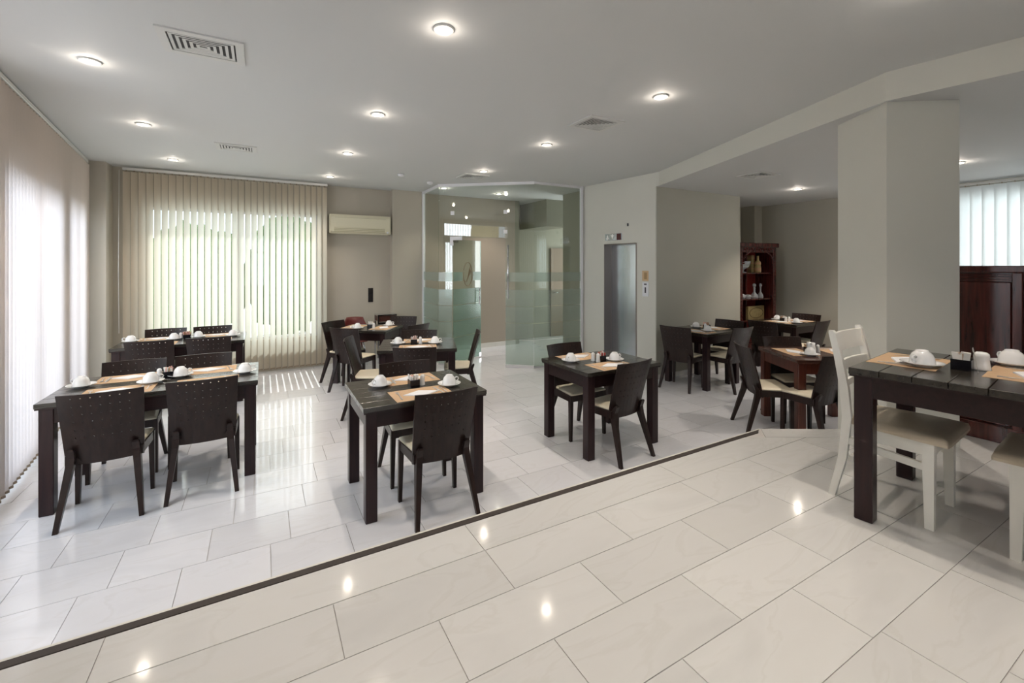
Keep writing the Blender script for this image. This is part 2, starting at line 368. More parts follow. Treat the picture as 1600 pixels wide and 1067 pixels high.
# left wall, skewed, behind its blinds; windows cut out as openings between piers
LD = Vector((-.35, 3.13)).normalized()
def lp(y, off=0.0):
    """plan point on the left blind line at height y, off = distance towards outside"""
    x = -1.58-(y-4.43)*.1118
    return (x-off*.994, y-off*.111)
mb = MB()
def lseg(ya, yb, z0, z1): mb.prism([lp(ya, .14), lp(yb, .14), lp(yb, .26), lp(ya, .26)], z0, z1)
LW = [(2.0, 4.15), (4.45, 6.2), (6.45, 7.35)]
prev = -3.2
for a, b in LW:
    lseg(prev, a, 0, C1); lseg(a, b, 0, .12); prev = b
    if b < 4.2: lseg(a, b, 2.35, 2.50); lseg(a, b, 2.84, C1)
    else: lseg(a, b, 2.35, C1)
lseg(prev, 8.1, 0, C1)
struct(mb, 'wall_left', WALL)
for i, (a, b) in enumerate(LW):
    w = MB(); p = lambda yy, o: lp(yy, o)
    def fr(ya, yb, z0, z1): w.prism([lp(ya, .17), lp(yb, .17), lp(yb, .22), lp(ya, .22)], z0, z1)
    fr(a, a+.05, .12, 2.35); fr(b-.05, b, .12, 2.35); fr(a+.05, b-.05, .12, .17); fr(a+.05, b-.05, 2.30, 2.35)
    m_ = (a+b)/2; fr(m_-.03, m_+.03, .17, 2.30)
    wo = struct(w, 'window_%d' % (i+1), FRAME)
    MB().prism([lp(a+.05, .19), lp(m_-.03, .19), lp(m_-.03, .196), lp(a+.05, .196)], .17, 2.3).build('pane', PANE, wo)
    MB().prism([lp(m_+.03, .19), lp(b-.05, .19), lp(b-.05, .196), lp(m_+.03, .196)], .17, 2.3).build('pane', PANE, wo)
# back wall: window opening x -1.36..0.92
WX0, WX1, WZ0, WZ1 = -1.40, .80, .50, 2.48
mb = MB(); yb = 7.90
mb.box(-2.6, WX0, yb, yb+.12, 0, C1); mb.box(WX0, WX1, yb, yb+.12, WZ1, C1); mb.box(WX0, WX1, yb, yb+.12, 0, WZ0); mb.box(WX1, .93, yb, yb+.12, 0, C1)
mb.box(.93, 2.6, 8.04, 8.16, 0, C1); mb.box(.90, .93, yb, 8.16, 0, C1)
struct(mb, 'wall_back', WALL)
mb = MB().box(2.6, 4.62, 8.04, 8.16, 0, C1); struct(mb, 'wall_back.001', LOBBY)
w = MB(); y_ = yb+.05
for (a, b, c, d) in [(WX0, WX0+.04, WZ0, WZ1), (WX1-.04, WX1, WZ0, WZ1), (WX0+.04, WX1-.04, WZ0, WZ0+.04), (WX0+.04, WX1-.04, WZ1-.04, WZ1), (-.33, -.27, WZ0+.04, WZ1-.04)]:
    w.box(a, b, y_, y_+.035, c, d)
wo = struct(w, 'window_4', FRAME)
MB().box(WX0+.04, -.33, y_+.015, y_+.02, WZ0+.04, WZ1-.04).build('pane', PANE, wo)
MB().box(-.27, WX1-.04, y_+.015, y_+.02, WZ0+.04, WZ1-.04).build('pane', PANE, wo)
# pilasters
struct(MB().prism([(-1.93, 7.60), (-1.76, 7.60), (-1.76, 7.90), (-1.96, 7.90)], 0, C1), 'wall_left.001', WALL)
struct(MB().box(2.02, 2.57, 7.885, 8.04, 0, C1), 'wall_back.002', WALL)
# lift wall with opening
A_, B_ = Vector((4.80, 6.0)), Vector((4.97, 4.56))
def ep(t, off=0): d = (B_-A_).normalized(); n = Vector((-d.y, d.x)); q = A_+d*t+n*off; return (q.x, q.y)
LO0, LO1, LZ = .46, 1.115, 2.0
mb = MB(); T_ = (B_-A_).length
def es(a, b, z0, z1, o0=0, o1=.22): mb.prism([ep(a, o0), ep(b, o0), ep(b, o1), ep(a, o1)], z0, z1)
es(0, LO0, 0, C1); es(LO1, T_, 0, C1); es(LO0, LO1, LZ, C1)
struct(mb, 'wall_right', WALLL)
lift = MB(); 
def ls(mb_, a, b, z0, z1, o0, o1, mi=0): mb_.prism([ep(a, o0), ep(b, o0), ep(b, o1), ep(a, o1)], z0, z1, mi)
ls(lift, LO0+.002, LO1-.002, 0, LZ-.002, .18, .215)
ld = struct(lift, 'door_1', BRUSH)
f = MB(); ls(f, LO0+.001, LO0+.006, 0, LZ-.004, .001, .18); ls(f, LO1-.02, LO1-.001, 0, LZ-.004, -.004, .18); ls(f, LO0+.006, LO1-.02, LZ-.014, LZ-.004, .0, .18)
f.build('door_frame', JAMB, ld, label='brown-grey steel jamb of the lift opening')
# taupe recess wall, corner beyond it, far right wall
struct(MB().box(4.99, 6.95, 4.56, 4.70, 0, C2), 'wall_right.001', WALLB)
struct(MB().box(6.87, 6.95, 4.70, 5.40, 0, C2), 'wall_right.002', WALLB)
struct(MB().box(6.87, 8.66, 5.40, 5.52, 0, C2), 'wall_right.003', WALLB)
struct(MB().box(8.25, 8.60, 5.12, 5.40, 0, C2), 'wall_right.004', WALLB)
FX = 8.50
mb = MB()
RW0, RW1, RZ0, RZ1 = -1.6, 2.42, .8, 2.62
mb.box(FX, FX+.14, 2.5, 5.40, 0, C2); mb.box(FX, FX+.14, -3, RW0, 0, C2); mb.box(FX, FX+.14, RW0, 2.5, 0, RZ0); mb.box(FX, FX+.14, RW0, 2.5, RZ1, C2); mb.box(FX, FX+.14, RW1, 2.5, RZ0, RZ1)
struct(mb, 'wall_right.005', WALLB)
w = MB()
for a in (RW0, -.62, .39, 1.38, RW1-.05): w.box(FX+.05, FX+.09, a, a+.05, RZ0, RZ1)
w.box(FX+.052, FX+.088, RW0, RW1, RZ0, RZ0+.05); w.box(FX+.052, FX+.088, RW0, RW1, RZ1-.05, RZ1)
wo = struct(w, 'window_5', FRAME); MB().box(FX+.068, FX+.073, RW0+.05, RW1-.05, RZ0+.05, RZ1-.05).build('pane', PANE, wo)
# unseen front wall behind the viewer; its windows are added to admit light
mb = MB().box(-2.6, 9.3, -3.12, -3.0, 0, ZU+.5).box(-2.6, 9.3, -3.12, -3.0, 2.75, C1)
mb.box(-2.6, -2.1, -3.12, -3.0, ZU+.5, 2.75).box(.2, .7, -3.12, -3.0, ZU+.5, 2.75).box(2.0, 9.3, -3.12, -3.0, ZU+.5, 2.75)
struct(mb, 'wall_front', WALL)
w = MB()
for a, b in ((-2.1, .2), (.7, 2.0)):
    w.box(a, a+.04, -3.08, -3.04, ZU+.5, 2.75); w.box(b-.04, b, -3.08, -3.04, ZU+.5, 2.75); w.box(a+.04, b-.04, -3.08, -3.04, 2.1, 2.16)
struct(w, 'window_6', FRAME)
# column
CP = [(3.80, 1.405), (4.10, 1.84), (4.49, 1.575), (4.19, 1.14)]
struct(MB().prism(CP, 0, C2), 'wall_column', WALLL)
# lobby shell behind the glass
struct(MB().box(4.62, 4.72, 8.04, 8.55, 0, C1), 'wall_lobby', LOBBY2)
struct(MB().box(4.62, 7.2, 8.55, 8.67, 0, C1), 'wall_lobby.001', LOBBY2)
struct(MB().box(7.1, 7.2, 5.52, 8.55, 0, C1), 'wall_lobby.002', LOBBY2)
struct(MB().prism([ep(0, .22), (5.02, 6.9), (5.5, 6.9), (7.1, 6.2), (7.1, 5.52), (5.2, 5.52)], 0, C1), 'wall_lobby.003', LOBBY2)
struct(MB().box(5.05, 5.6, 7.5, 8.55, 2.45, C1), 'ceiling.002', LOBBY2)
d2 = struct(MB().box(5.85, 6.35, 8.50, 8.55, 0, 2.05), 'door_2', mat('brown_door', (.16, .11, .06), .4)); MB().tube([(5.92, 8.50, 1.02), (5.92, 8.45, 1.02), (6.04, 8.45, 1.02)], .011).build('door_handle', CHROME, d2)
# skirtings
def skirt(p0, p1, name, t=.015, h=.09): struct(seg(MB(), p0, p1, t, 0, h), name, SKIRT)
skirt((2.6, 8.04), (4.62, 8.04), 'baseboard_lobby', -.015)
skirt((.93, 8.04), (2.02, 8.04), 'baseboard_back', -.015)
skirt((2.02, 7.885), (2.57, 7.885), 'baseboard_back.001', -.015)
skirt((4.99, 4.56), (6.95, 4.56), 'baseboard_right', -.015, .07)

# ------------------------------------------------------------------ outside, seen between the slats
g_ = struct(MB().box(-14, 14, 8.3, 22, -.3, -.15).box(-14, -2.75, -8, 8.3, -.3, -.15), 'ground', PAVE)
def hedge(loc, r, h, label):
    bm = bmesh.new(); bmesh.ops.create_icosphere(bm, subdivisions=4, radius=1)
    for v in bm.verts:
        k = 1+.18*math.sin(9*v.co.x+3*v.co.z)*math.cos(8*v.co.y)+random.uniform(-.07, .07)
        v.co = Vector((v.co.x*r*k, v.co.y*r*.6*k, h/2+v.co.z*h/2*k))
    o = MB().frombm(bm, 0, False).build('garden_bush', GRNOUT, loc=(loc[0], loc[1], -.1)); tag(o, label, 'bush'); return o
hedge((-1.4, 12.5, 0), 1.0, 2.6, 'green bush outside the back window, glimpsed at its left side')
hedge((.6, 13.0, 0), .9, 3.0, 'green bush outside the back window, glimpsed at its right side')
hb = MB().box(-12.5, -9, -4, 9, -.2, 4.5); hb = hb.build('outside_building', YELW); tag(hb, 'yellow rendered building across the street beyond the left blinds', 'building')
for k in range(5):
    MB().box(-9.02, -8.96, -3+k*2.4, -2+k*2.4, 1, 2.4).build('window', INK, hb)

# ------------------------------------------------------------------ vertical blinds
def slat_mesh(w, h, m, name='slat'):
    mb = MB(); n = 4; vs = []
    for j, z in enumerate((0, -h)):
        for i in range(n+1):
            u = i/n-.5; vs.append((u*w, .006*(1-4*u*u), z))
    mb.add(vs, [(i, i+1, n+2+i, n+1+i) for i in range(n)], 0, True)
    mb.add([(-w*.48, -.002, -h-.0), (w*.48, -.002, -h), (w*.48, .008, -h), (-w*.48, .008, -h), (-w*.48, -.002, -h-.018), (w*.48, -.002, -h-.018), (w*.48, .008, -h-.018), (-w*.48, .008, -h-.018)],
           [(0,3,2,1),(4,5,6,7),(0,1,5,4),(1,2,6,5),(2,3,7,6),(3,0,4,7)], 1)
    mb.box(-.006, .006, -.004, .006, 0, .02, 1)
    return mb.mesh(name, [m, CHAIN])
def blind(p0, p1, top, bottom, step, w, tilt, m, label, group=None, rail_h=.035):
    p0, p1 = Vector(p0), Vector(p1); d = (p1-p0); L = d.length; d.normalize(); a = math.atan2(d.y, d.x)
    root = empty('vertical_blind', (p0.x, p0.y, 0), a, label, 'blind', group)
    MB().bbox(0, L, -.02, .02, top-rail_h, top, .004).build('head_rail', RAIL, root)
    me = slat_mesh(w, top-rail_h-.02-bottom-.018, m); n = int(L/step)
    for i in range(n):
        o = bpy.data.objects.new('slat', me); COL.objects.link(o); o.parent = root
        o.location = (step*(i+.5), 0, top-rail_h-.02); o.rotation_euler = (0, 0, tilt+random.uniform(-.05, .05))
    c = MB()
    for i in range(n):
        x = step*(i+.5); z = bottom+.006
        for s_ in (-1, 1): c.tube([(x, s_*.012, z), (x+step/2, s_*.012, z-.012), (x+step, s_*.012, z)], .0016, 4)
    o = c.build('bead_chain', CHAIN, root)
    return root
blind((-1.63, 7.76), (.935, 7.76), 2.975, .055, .08273, .077, math.radians(28), SLATB, 'cream vertical blind across the sunlit back window')
blind(lp(7.50), lp(4.20), 2.985, .05, .0842, .089, math.radians(-38), SLATL, 'pale vertical blind along the left window wall')
blind(lp(4.18), lp(-1.5), 2.985, .05, .0842, .089, math.radians(-58), SLATL, 'pale vertical blind with opened slats, left wall beside the viewpoint')
blind((FX-.10, 2.40), (FX-.10, -1.5), 2.775, .9, .115, .140, math.radians(16), SLATR, 'white vertical blind at the high right window above the wooden panel', rail_h=.03)
# pull wand / cord at the left end of the back blind
o = MB().tube([(-1.655, 7.72, 2.93), (-1.66, 7.71, 1.6), (-1.655, 7.72, .75)], .004, 6).build('blind_cord', RAIL); tag(o, 'thin white pull cord hanging at the left end of the back blind', 'cord')

# ------------------------------------------------------------------ glass entrance
PB, PC, PD, PE = Vector((2.58, 7.88)), Vector((2.56, 7.01)), Vector((3.80, 6.01)), Vector((4.78, 6.0))
ga = tag(empty('glass_partition', (PC.x, PC.y, 0)), 'greenish glass entrance partition with frosted bands and white top rail', 'partition')
def gp(p0, p1, a, b, z0, z1, m, name='glass_panel', t=.010, off=0, **kw):
    d = (p1-p0).normalized(); n = Vector((-d.y, d.x)); q0 = p0+d*a-n*off-PC; q1 = p0+d*b-n*off-PC; n = n*t
    mb = MB().prism([tuple(q0), tuple(q1), tuple(q1+n), tuple(q0+n)], z0, z1)
    return mb.build(name, m, ga, **kw)
LBC, LCD, LDE = (PC-PB).length, (PD-PC).length, (PE-PD).length
GH = 2.955
BANDS = [(.03, .445), (.455, .715), (.725, .985), (.995, 1.255)]
def glass(p0, p1, a, b, z0=.02, z1=GH, light=False):
    o = gp(p0, p1, a+.003, b-.003, z0, z1, GLS)
    if z0 < 1:
        for (u, v) in BANDS: gp(p0, p1, a+.004, b-.004, u, v, GLSF2 if light else GLSF, 'frosted_band', .0015, .003)
        gp(p0, p1, a+.004, b-.004, 1.39, 1.54, GLSF2, 'frosted_band', .0015, .003)
glass(PB, PC, 0, LBC)
HX = .24; DX = 1.13                     # hinge and latch positions along C-D
glass(PC, PD, 0, HX)
glass(PC, PD, HX, DX, 2.10, GH)         # transom above the open door
glass(PC, PD, DX, LCD, light=True)
glass(PD, PE, 0, LDE, light=True)
gp(PC, PD, -.01, LCD+.01, GH, 3.0, METW, 'top_rail', .03, .012); gp(PB, PC, 0, LBC, GH, 3.0, METW, 'top_rail', .03, .012)
gp(PD, PE, 0, LDE, GH+.01, 3.0, METW, 'top_rail', .03, .012)
gp(PC, PD, DX, LCD, 0, .05, METW, 'bottom_rail', .03, .012); gp(PD, PE, 0, LDE, 0, .03, CHROME, 'bottom_rail', .02, .005)
gp(PC, PD, 0, HX, 0, .03, CHROME, 'bottom_rail', .02, .005)
gp(PB, PC, -.005, .045, 0, 3.0, METW, 'side_post', .045, .02); gp(PD, PE, LDE-.045, LDE+.0, 0, 3.0, METW, 'side_post', .045, .02)
for a, z in ((HX, 2.52), (DX, 2.52), (DX, 2.20)): gp(PC, PD, a-.03, a+.03, z-.03, z+.03, METW, 'clamp_plate', .024, .008)
gp(PC, PD, HX-.04, HX+.16, 2.07, 2.13, METW, 'patch_fitting', .026, .009); gp(PC, PD, HX-.04, HX+.012, 1.98, 2.07, METW, 'patch_fitting', .026, .009)
h = MB(); q = PC+(PD-PC).normalized()*(DX+.05)-PC; nn = Vector((-(PD-PC).normalized().y, (PD-PC).normalized().x))
for s_ in (-1,): 
    c_ = q+nn*s_*.055
    h.tube([(c_.x, c_.y, 1.12), (c_.x, c_.y, 1.98)], .014, 10)
    for z in (1.25, 1.85): h.tube([(q.x, q.y, z), (c_.x, c_.y, z)], .007, 8)
h.build('pull_handle', CHROME, ga)
# open leaf, swung into the lobby
hin = PC+(PD-PC).normalized()*HX; end = Vector((3.41, 7.23)); end = hin+(end-hin).normalized()*.80
ld_ = empty('glass_door', (hin.x, hin.y, 0), math.atan2((end-hin).y, (end-hin).x), 'open clear glass door leaf with gilt oval swirl emblem and frosted lower bands', 'door')
MB().box(.012, .80, -.005, .005, .02, 2.09).build('glass_panel', GLSD, ld_)
for (u, v) in BANDS: MB().box(.014, .795, -.0066, -.0052, u, v).build('frosted_band', GLSFD, ld_)
MB().box(.014, .26, -.0066, -.0052, 1.39, 1.54).build('frosted_band', GLSFD, ld_); MB().box(.56, .795, -.0066, -.0052, 1.39, 1.54).build('frosted_band', GLSFD, ld_)
MB().box(.7941, .80, -.0058, .0058, .02, 2.09).build('glass_edge', GEDGE, ld_)
MB().box(.0, .14, -.013, .013, 2.035, 2.095).build('patch_fitting', CHROME, ld_); MB().box(.0, .14, -.013, .013, .015, .075).build('patch_fitting', CHROME, ld_)
MB().box(.74, .80, -.016, .016, .02, .09).build('lock_plate', CHROME, ld_)
lg = MB(); cx, cz = .41, 1.50; pts = []
for k in range(26):
    a = math.radians(160-k*14); rr = 1
    pts.append((cx+.125*math.cos(a), -.0075, cz+.205*math.sin(a)))
lg.tube(pts, [.004+.003*math.sin(k/25*PI) for k in range(26)], 6)
sw = [(cx+.075, -.0075, cz+.135), (cx+.05, -.0075, cz+.06), (cx+.03, -.0075, cz+.0), (cx-.0, -.0075, cz-.07), (cx-.045, -.0075, cz-.13), (cx-.085, -.0075, cz-.125), (cx-.10, -.0075, cz-.09)]
lg.tube(sw, [.006, .014, .011, .007, .006, .004, .002], 6)
lg.tube([(cx+.02, -.0075, cz-.02), (cx+.07, -.0075, cz+.0), (cx+.085, -.0075, cz+.05), (cx+.06, -.0075, cz+.09)], [.003, .006, .009, .004], 6)
lg.build('emblem', LOGO, ld_)
# horizontal handle of the leaf
MB().tube([(.70, -.05, .95), (.70, -.05, 1.25)], .011, 8).tube([(.70, 0, 1.0), (.70, -.05, 1.0)], .006, 6).tube([(.70, 0, 1.2), (.70, -.05, 1.2)], .006, 6).build('pull_handle', CHROME, ld_)
# sensor on the ceiling at the glass corner
o = MB().lathe([(.0, 0), (.045, 0), (.05, -.012), (.045, -.035), (.02, -.045), (.0, -.045)], 20).build('smoke_detector', METW, loc=(2.36, 6.86, 3.0)); tag(o, 'white round detector on the ceiling at the glass partition corner', 'detector')
o = MB().lathe([(.0, 0), (.045, 0), (.05, -.012), (.045, -.03), (.02, -.038), (.0, -.038)], 20).build('smoke_detector', METW, loc=(1.79, 6.49, 3.0)); tag(o, 'white round detector on open ceiling between air conditioner and glass', 'detector')

# ------------------------------------------------------------------ downlights and vents
def dl(x, y, z, label, first=[None], col=(1, .88, .76), pw=None):
    if first[0] is None:
        r = empty('ceiling_downlight', (x, y, z), 0, label, 'downlight', 'recessed ceiling downlights')
        part(MB().lathe([(.060, 0), (.062, -.004), (.056, -.010), (.046, -.010), (.043, -.002), (.043, 0)], 24), 'trim_ring', VENTM, r)
        part(MB().lathe([(.042, -.002), (.030, -.0045), (0, -.006)], 24), 'bulb', BULB, r)
        first[0] = r
    else: dup(first[0], (x, y, z), 0, label)
    d = bpy.data.lights.new('downlight', 'POINT'); d.energy = pw or LAMP; d.color = col; d.shadow_soft_size = .03
    o = bpy.data.objects.new('downlight_light', d); COL.objects.link(o); o.location = (x, y, z-.045)
    d2 = bpy.data.lights.new('downlight', 'SPOT'); d2.energy = (pw or LAMP)*60; d2.color = col; d2.shadow_soft_size = .035; d2.spot_size = math.radians(95); d2.spot_blend = .8
    o = bpy.data.objects.new('downlight_spot', d2); COL.objects.link(o); o.location = (x, y, z-.03)
rows_ = [((-.98, 'nearest the left blinds'), [(3.89, 'front'), (5.39, 'second'), (7.02, 'farthest')]),
         ((.90, 'in the middle row'), [(2.38, 'front'), (4.01, 'second'), (5.59, 'third'), (7.19, 'farthest')]),
         ((2.76, 'in the row towards the beam'), [(2.48, 'front'), (4.10, 'second'), (5.70, 'third'), (7.29, 'fourth, behind the glass corner')])]
for (x, rn), ys in rows_:
    for yy, nm in ys: dl(x, yy, 3.0, 'recessed ceiling spotlight, %s one %s' % (nm.split(',')[0], rn))
dl(6.99, 3.67, 2.8, 'recessed warm spotlight in the lower ceiling over the taupe recess', pw=1.5)
dl(6.75, 1.85, 2.8, 'recessed warm spotlight in the lower ceiling right of the column', pw=1.5)
dl(8.0, 2.9, 2.8, 'added unseen fill spotlight in the lower ceiling behind the column, farther one', pw=1.5)  # added lamp, out of view, brightens the recess and cabinet
dl(5.1, 1.9, 2.8, 'added unseen fill spotlight in the lower ceiling behind the column, nearer one', pw=1.5)  # second added lamp, kept unseen by the column, for the same fill
dl(3.9, 8.0-.6, 3.0, 'added warm fill spotlight in the lobby ceiling behind the glass')  # added to brighten the dark lobby
for x, yy in ((-.9, .8), (.9, .8), (2.7, .85), (-.9, -.8), (.9, -.8), (2.7, -.8)):   # the same rows go on over the viewer
    dl(x, yy, 3.0, 'recessed ceiling spotlight over the raised floor, %s row, %s' % ('front' if yy > 0 else 'rear', {-.9: 'left', .9: 'middle', 2.7: 'right'}[x]))
def vent(x, y, z, w, h, label):
    r = empty('ceiling_vent', (x, y, z), 0, label, 'vent', 'square ceiling air vents')
    f = MB(); b = .045
    f.box(-w/2, w/2, -h/2, -h/2+b, -.010, 0); f.box(-w/2, w/2, h/2-b, h/2, -.010, 0); f.box(-w/2, -w/2+b, -h/2+b, h/2-b, -.010, 0); f.box(w/2-b, w/2, -h/2+b, h/2-b, -.010, 0)
    f.build('frame', VENTM, r)
    MB().box(-w/2+b, w/2-b, -h/2+b, h/2-b, -.0015, 0).build('backing', VENTD, r)
    for k in range(5):
        q_ = 1-.05-k*.185; a = (w/2-b)*q_; c = (h/2-b)*q_
        s_ = MB(); t = .0085; ai, ci = a-t*1.9, c-t*1.9
        o = [(-a, -c), (a, -c), (a, c), (-a, c)]; i_ = [(-ai, -ci), (ai, -ci), (ai, ci), (-ai, ci)]
        for q in range(4):      # flat flange with a short upstand on its inner edge
            q2 = (q+1) % 4; s_.add([(*o[q], -.009), (*o[q2], -.009), (*i_[q2], -.0075), (*i_[q], -.0075)], [(0, 3, 2, 1)])
            s_.add([(*i_[q], -.0075), (*i_[q2], -.0075), (*i_[q2], -.002), (*i_[q], -.002)], [(0, 3, 2, 1)])
        s_.build('louvre', VENTM, r)
    return r
vent(-.31, 3.29, 3.0, .43, .34, 'large square louvred ceiling vent, nearest one at the upper left')
vent(-.25, 5.95, 3.0, .40, .32, 'square louvred ceiling vent over the long left tables')
vent(2.755, 3.26, 3.0, .40, .36, 'square louvred ceiling vent in front of the beam')
vent(2.78, 6.13, 3.0, .40, .36, 'square louvred ceiling vent just before the glass corner')
vent(5.47, 3.35, 2.8, .39, .36, 'square louvred vent in the lower ceiling over the recess')

# ------------------------------------------------------------------ tables
def table(name_label, center, rz, Lx, Ly, z=0, top=DTOP, wd=DARKL, body=DARK, H=.75, n=6, group='dark wooden dining tables'):
    r = empty('dining_table', (center[0], center[1], z), rz, name_label, 'table', group)
    pw = Ly/n
    for k in range(n):
        y0 = -Ly/2+k*pw
        MB().bbox(-Lx/2, Lx/2, y0+.0012, y0+pw-.0012, H-.032, H, .0022).build('plank', top, r)
    MB().box(-Lx/2+.004, Lx/2-.004, -Ly/2+.004, Ly/2-.004, H-.042, H-.031).build('tabletop_base', body, r)
    lw = .075; ix = Lx/2-.018; iy = Ly/2-.018
    ap = MB(); zt, zb = H-.042, H-.14
    ap.box(-ix+lw, ix-lw, -iy+.006, -iy+.028, zb, zt); ap.box(-ix+lw, ix-lw, iy-.028, iy-.006, zb, zt)
    ap.box(-ix+.006, -ix+.028, -iy+lw, iy-lw, zb, zt); ap.box(ix-.028, ix-.006, -iy+lw, iy-lw, zb, zt)
    ap.build('apron', body, r)
    for sx in (-1, 1):
        for sy in (-1, 1):
            x0 = sx*ix-(lw if sx > 0 else 0); y0 = sy*iy-(lw if sy > 0 else 0)
            MB().bbox(x0, x0+lw, y0, y0+lw, 0, zt, .004).build('leg', wd, r)
    return r
T = {}
def ctr(p, a, b, la, lb): return (p[0]+a[0]*la/2+b[0]*lb/2, p[1]+a[1]*la/2+b[1]*lb/2)
T['T1'] = ((-.66, 4.42), 0, 1.27, .76)
T['T2'] = ((-.81, 6.68), 0, 1.26, .75)
T['T3'] = ((.995, 3.262), 0, .87, .72)
a4 = math.radians(-18.4); T['T4'] = (ctr((1.06, 4.78), (math.cos(a4), math.sin(a4)), (-math.sin(a4), math.cos(a4)), .845, .74), a4, .845, .74)
a5 = math.radians(-36.9); T['T5'] = (ctr((.84, 6.63), (.8, -.6), (.6, .8), .80, .66), a5, .80, .66)
T['T6'] = ((2.815, 3.272), 0, .87, .71)
a7 = math.radians(4); T['T7'] = ((5.44, 4.15), a7, .80, .70)
a8 = math.radians(-31); T['T8'] = (ctr((4.46, 2.34), (math.cos(a8), math.sin(a8)), (-math.sin(a8), math.cos(a8)), .84, .72), a8, .84, .72)
T['T9'] = ((7.42, 4.06), 0, .76, .70)
a10 = math.radians(7); T['T10'] = (ctr((2.55, 1.098-.715), (math.cos(a10), math.sin(a10)), (-math.sin(a10), math.cos(a10)), .84, .72), a10, .84, .72)
c10 = ctr((2.55, 1.10), (math.cos(a10), math.sin(a10)), (math.sin(a10), -math.cos(a10)), .84, .72); T['T10'] = (c10, a10, .84, .72)
TN = {'T1': 'long table beside the left blinds', 'T2': 'long table before the back window', 'T3': 'centre front table', 'T4': 'turned table behind the centre one',
      'T5': 'corner table under the air conditioner', 'T6': 'table in front of the lift', 'T7': 'table against the taupe wall', 'T8': 'reddish table beside the column',
      'T9': 'table by the display cabinet', 'T10': 'raised-floor table at the right'}
TL = {'T1': 'long dark planked dining table with four places beside the left blinds', 'T2': 'long dark dining table with four places before the back window',
      'T3': 'dark planked dining table for two, centre front near the step', 'T4': 'dark dining table standing turned behind the centre front table',
      'T5': 'dark dining table in the back corner under the air conditioner', 'T6': 'dark planked dining table for two in front of the lift',
      'T7': 'dark dining table against the taupe recess wall', 'T8': 'reddish-brown dining table beside the column below the step',
      'T9': 'small dark dining table far back by the display cabinet', 'T10': 'dark planked dining table on the raised floor at the right'}
for k, (c, rz, lx, ly) in T.items():
    if k == 'T8': table(TL[k], c, rz, lx, ly, 0, REDT_LIT, REDW_LIT, REDW_LIT)
    else: table(TL[k], c, rz, lx, ly, ZU if k == 'T10' else 0)

# ------------------------------------------------------------------ dark chairs
def back_mesh():
    """curved plywood back pierced by a 7 x 6 grid of holes"""
    mb = MB(); nx, nz = 9, 9; t = .013
    zs0, zs1 = .362, .845
    hx = lambda i: (-.5+i/nx)
    def P(u, v, side):
        w = .395+.035*v
        x = u*w; z = zs0+(zs1-zs0)*v
        y = -.095-.125*v**1.15+.035*(2*u)**2-(t if side else 0)
        z -= .018*(1-v)*(1-(2*u)**2)*0
        return (x, y, z)
    for side in (0, 1):
        for i in range(nx):
            for j in range(nz):
                u0, u1, v0, v1 = hx(i), hx(i+1), j/nz, (j+1)/nz
                hole = 1 <= i <= 7 and 3 <= j <= 8 and not (j == 8 and False)
                if not hole:
                    q = [P(u0, v0, side), P(u1, v0, side), P(u1, v1, side), P(u0, v1, side)]
                    mb.add(q, [(0, 1, 2, 3) if side else (3, 2, 1, 0)], 0, True)
                else:
                    uc, vc = (u0+u1)/2, (v0+v1)/2; ru, rv = .0040/.42, .0040/(zs1-zs0)
                    ring = [(u0, v0), ((u0+u1)/2, v0), (u1, v0), (u1, vc), (u1, v1), (uc, v1), (u0, v1), (u0, vc)]
                    oc = [(uc+ru*math.cos(math.radians(225+45*k)), vc+rv*math.sin(math.radians(225+45*k))) for k in range(8)]
                    vs = [P(*p, side) for p in ring]+[P(*p, side) for p in oc]
                    fs = [(k, (k+1)%8, 8+(k+1)%8, 8+k) for k in range(8)]
                    mb.add(vs, fs if side else [f[::-1] for f in fs], 0, True)
                    if side:
                        vs = [P(*p, 0) for p in oc]+[P(*p, 1) for p in oc]
                        mb.add(vs, [(k, (k+1)%8, 8+(k+1)%8, 8+k)[::-1] for k in range(8)])
    for i in range(nx):
        for v in (0, 1):
            q = [P(hx(i), v, 0), P(hx(i+1), v, 0), P(hx(i+1), v, 1), P(hx(i), v, 1)]; mb.add(q, [(0, 1, 2, 3) if v else (3, 2, 1, 0)])
    for j in range(nz):
        for u in (-.5, .5):
            q = [P(u, j/nz, 0), P(u, (j+1)/nz, 0), P(u, (j+1)/nz, 1), P(u, j/nz, 1)]; mb.add(q, [(0, 1, 2, 3) if u < 0 else (3, 2, 1, 0)])
    return mb
def cushion(x0f, x0b, yb, yf, z0, z1, m, name, parent, crown=.012):
    """padded seat with rolled edges"""
    mb = MB(); n = 12; top = []
    q = [math.sin((i/n*2-1)*PI/2) for i in range(n+1)]
    for v in q:
        for u in q:
            e = max(abs(u), abs(v)); roll = (1-max(0, (e-.90)/.10)**2)**.5
            w = x0b+(x0f-x0b)*(v+1)/2; cr = .02*(abs(u)*abs(v))**6
            top.append((u*w*(1-cr), yb+(yf-yb)*(v+1)/2-cr*v*.2, z0+(z1-z0)*(.35+.65*roll)+crown*(1-u*u)*(1-v*v)))
    mb.add(top, [(j*(n+1)+i, j*(n+1)+i+1, (j+1)*(n+1)+i+1, (j+1)*(n+1)+i) for j in range(n) for i in range(n)], 0, True)
    rim = [i for i in range(n+1)]+[(j)*(n+1)+n for j in range(1, n+1)]+[n*(n+1)+i for i in range(n-1, -1, -1)]+[j*(n+1) for j in range(n-1, 0, -1)]
    rp = [top[i] for i in rim]; lo = [(p[0]*.985, p[1], z0) for p in rp]; N_ = len(rp)
    mb.add(rp+lo, [(k, N_+k, N_+(k+1)%N_, (k+1)%N_) for k in range(N_)], 0, True); mb.add(lo, [tuple(range(N_))[::-1]])
    return part(mb, name, m, parent)
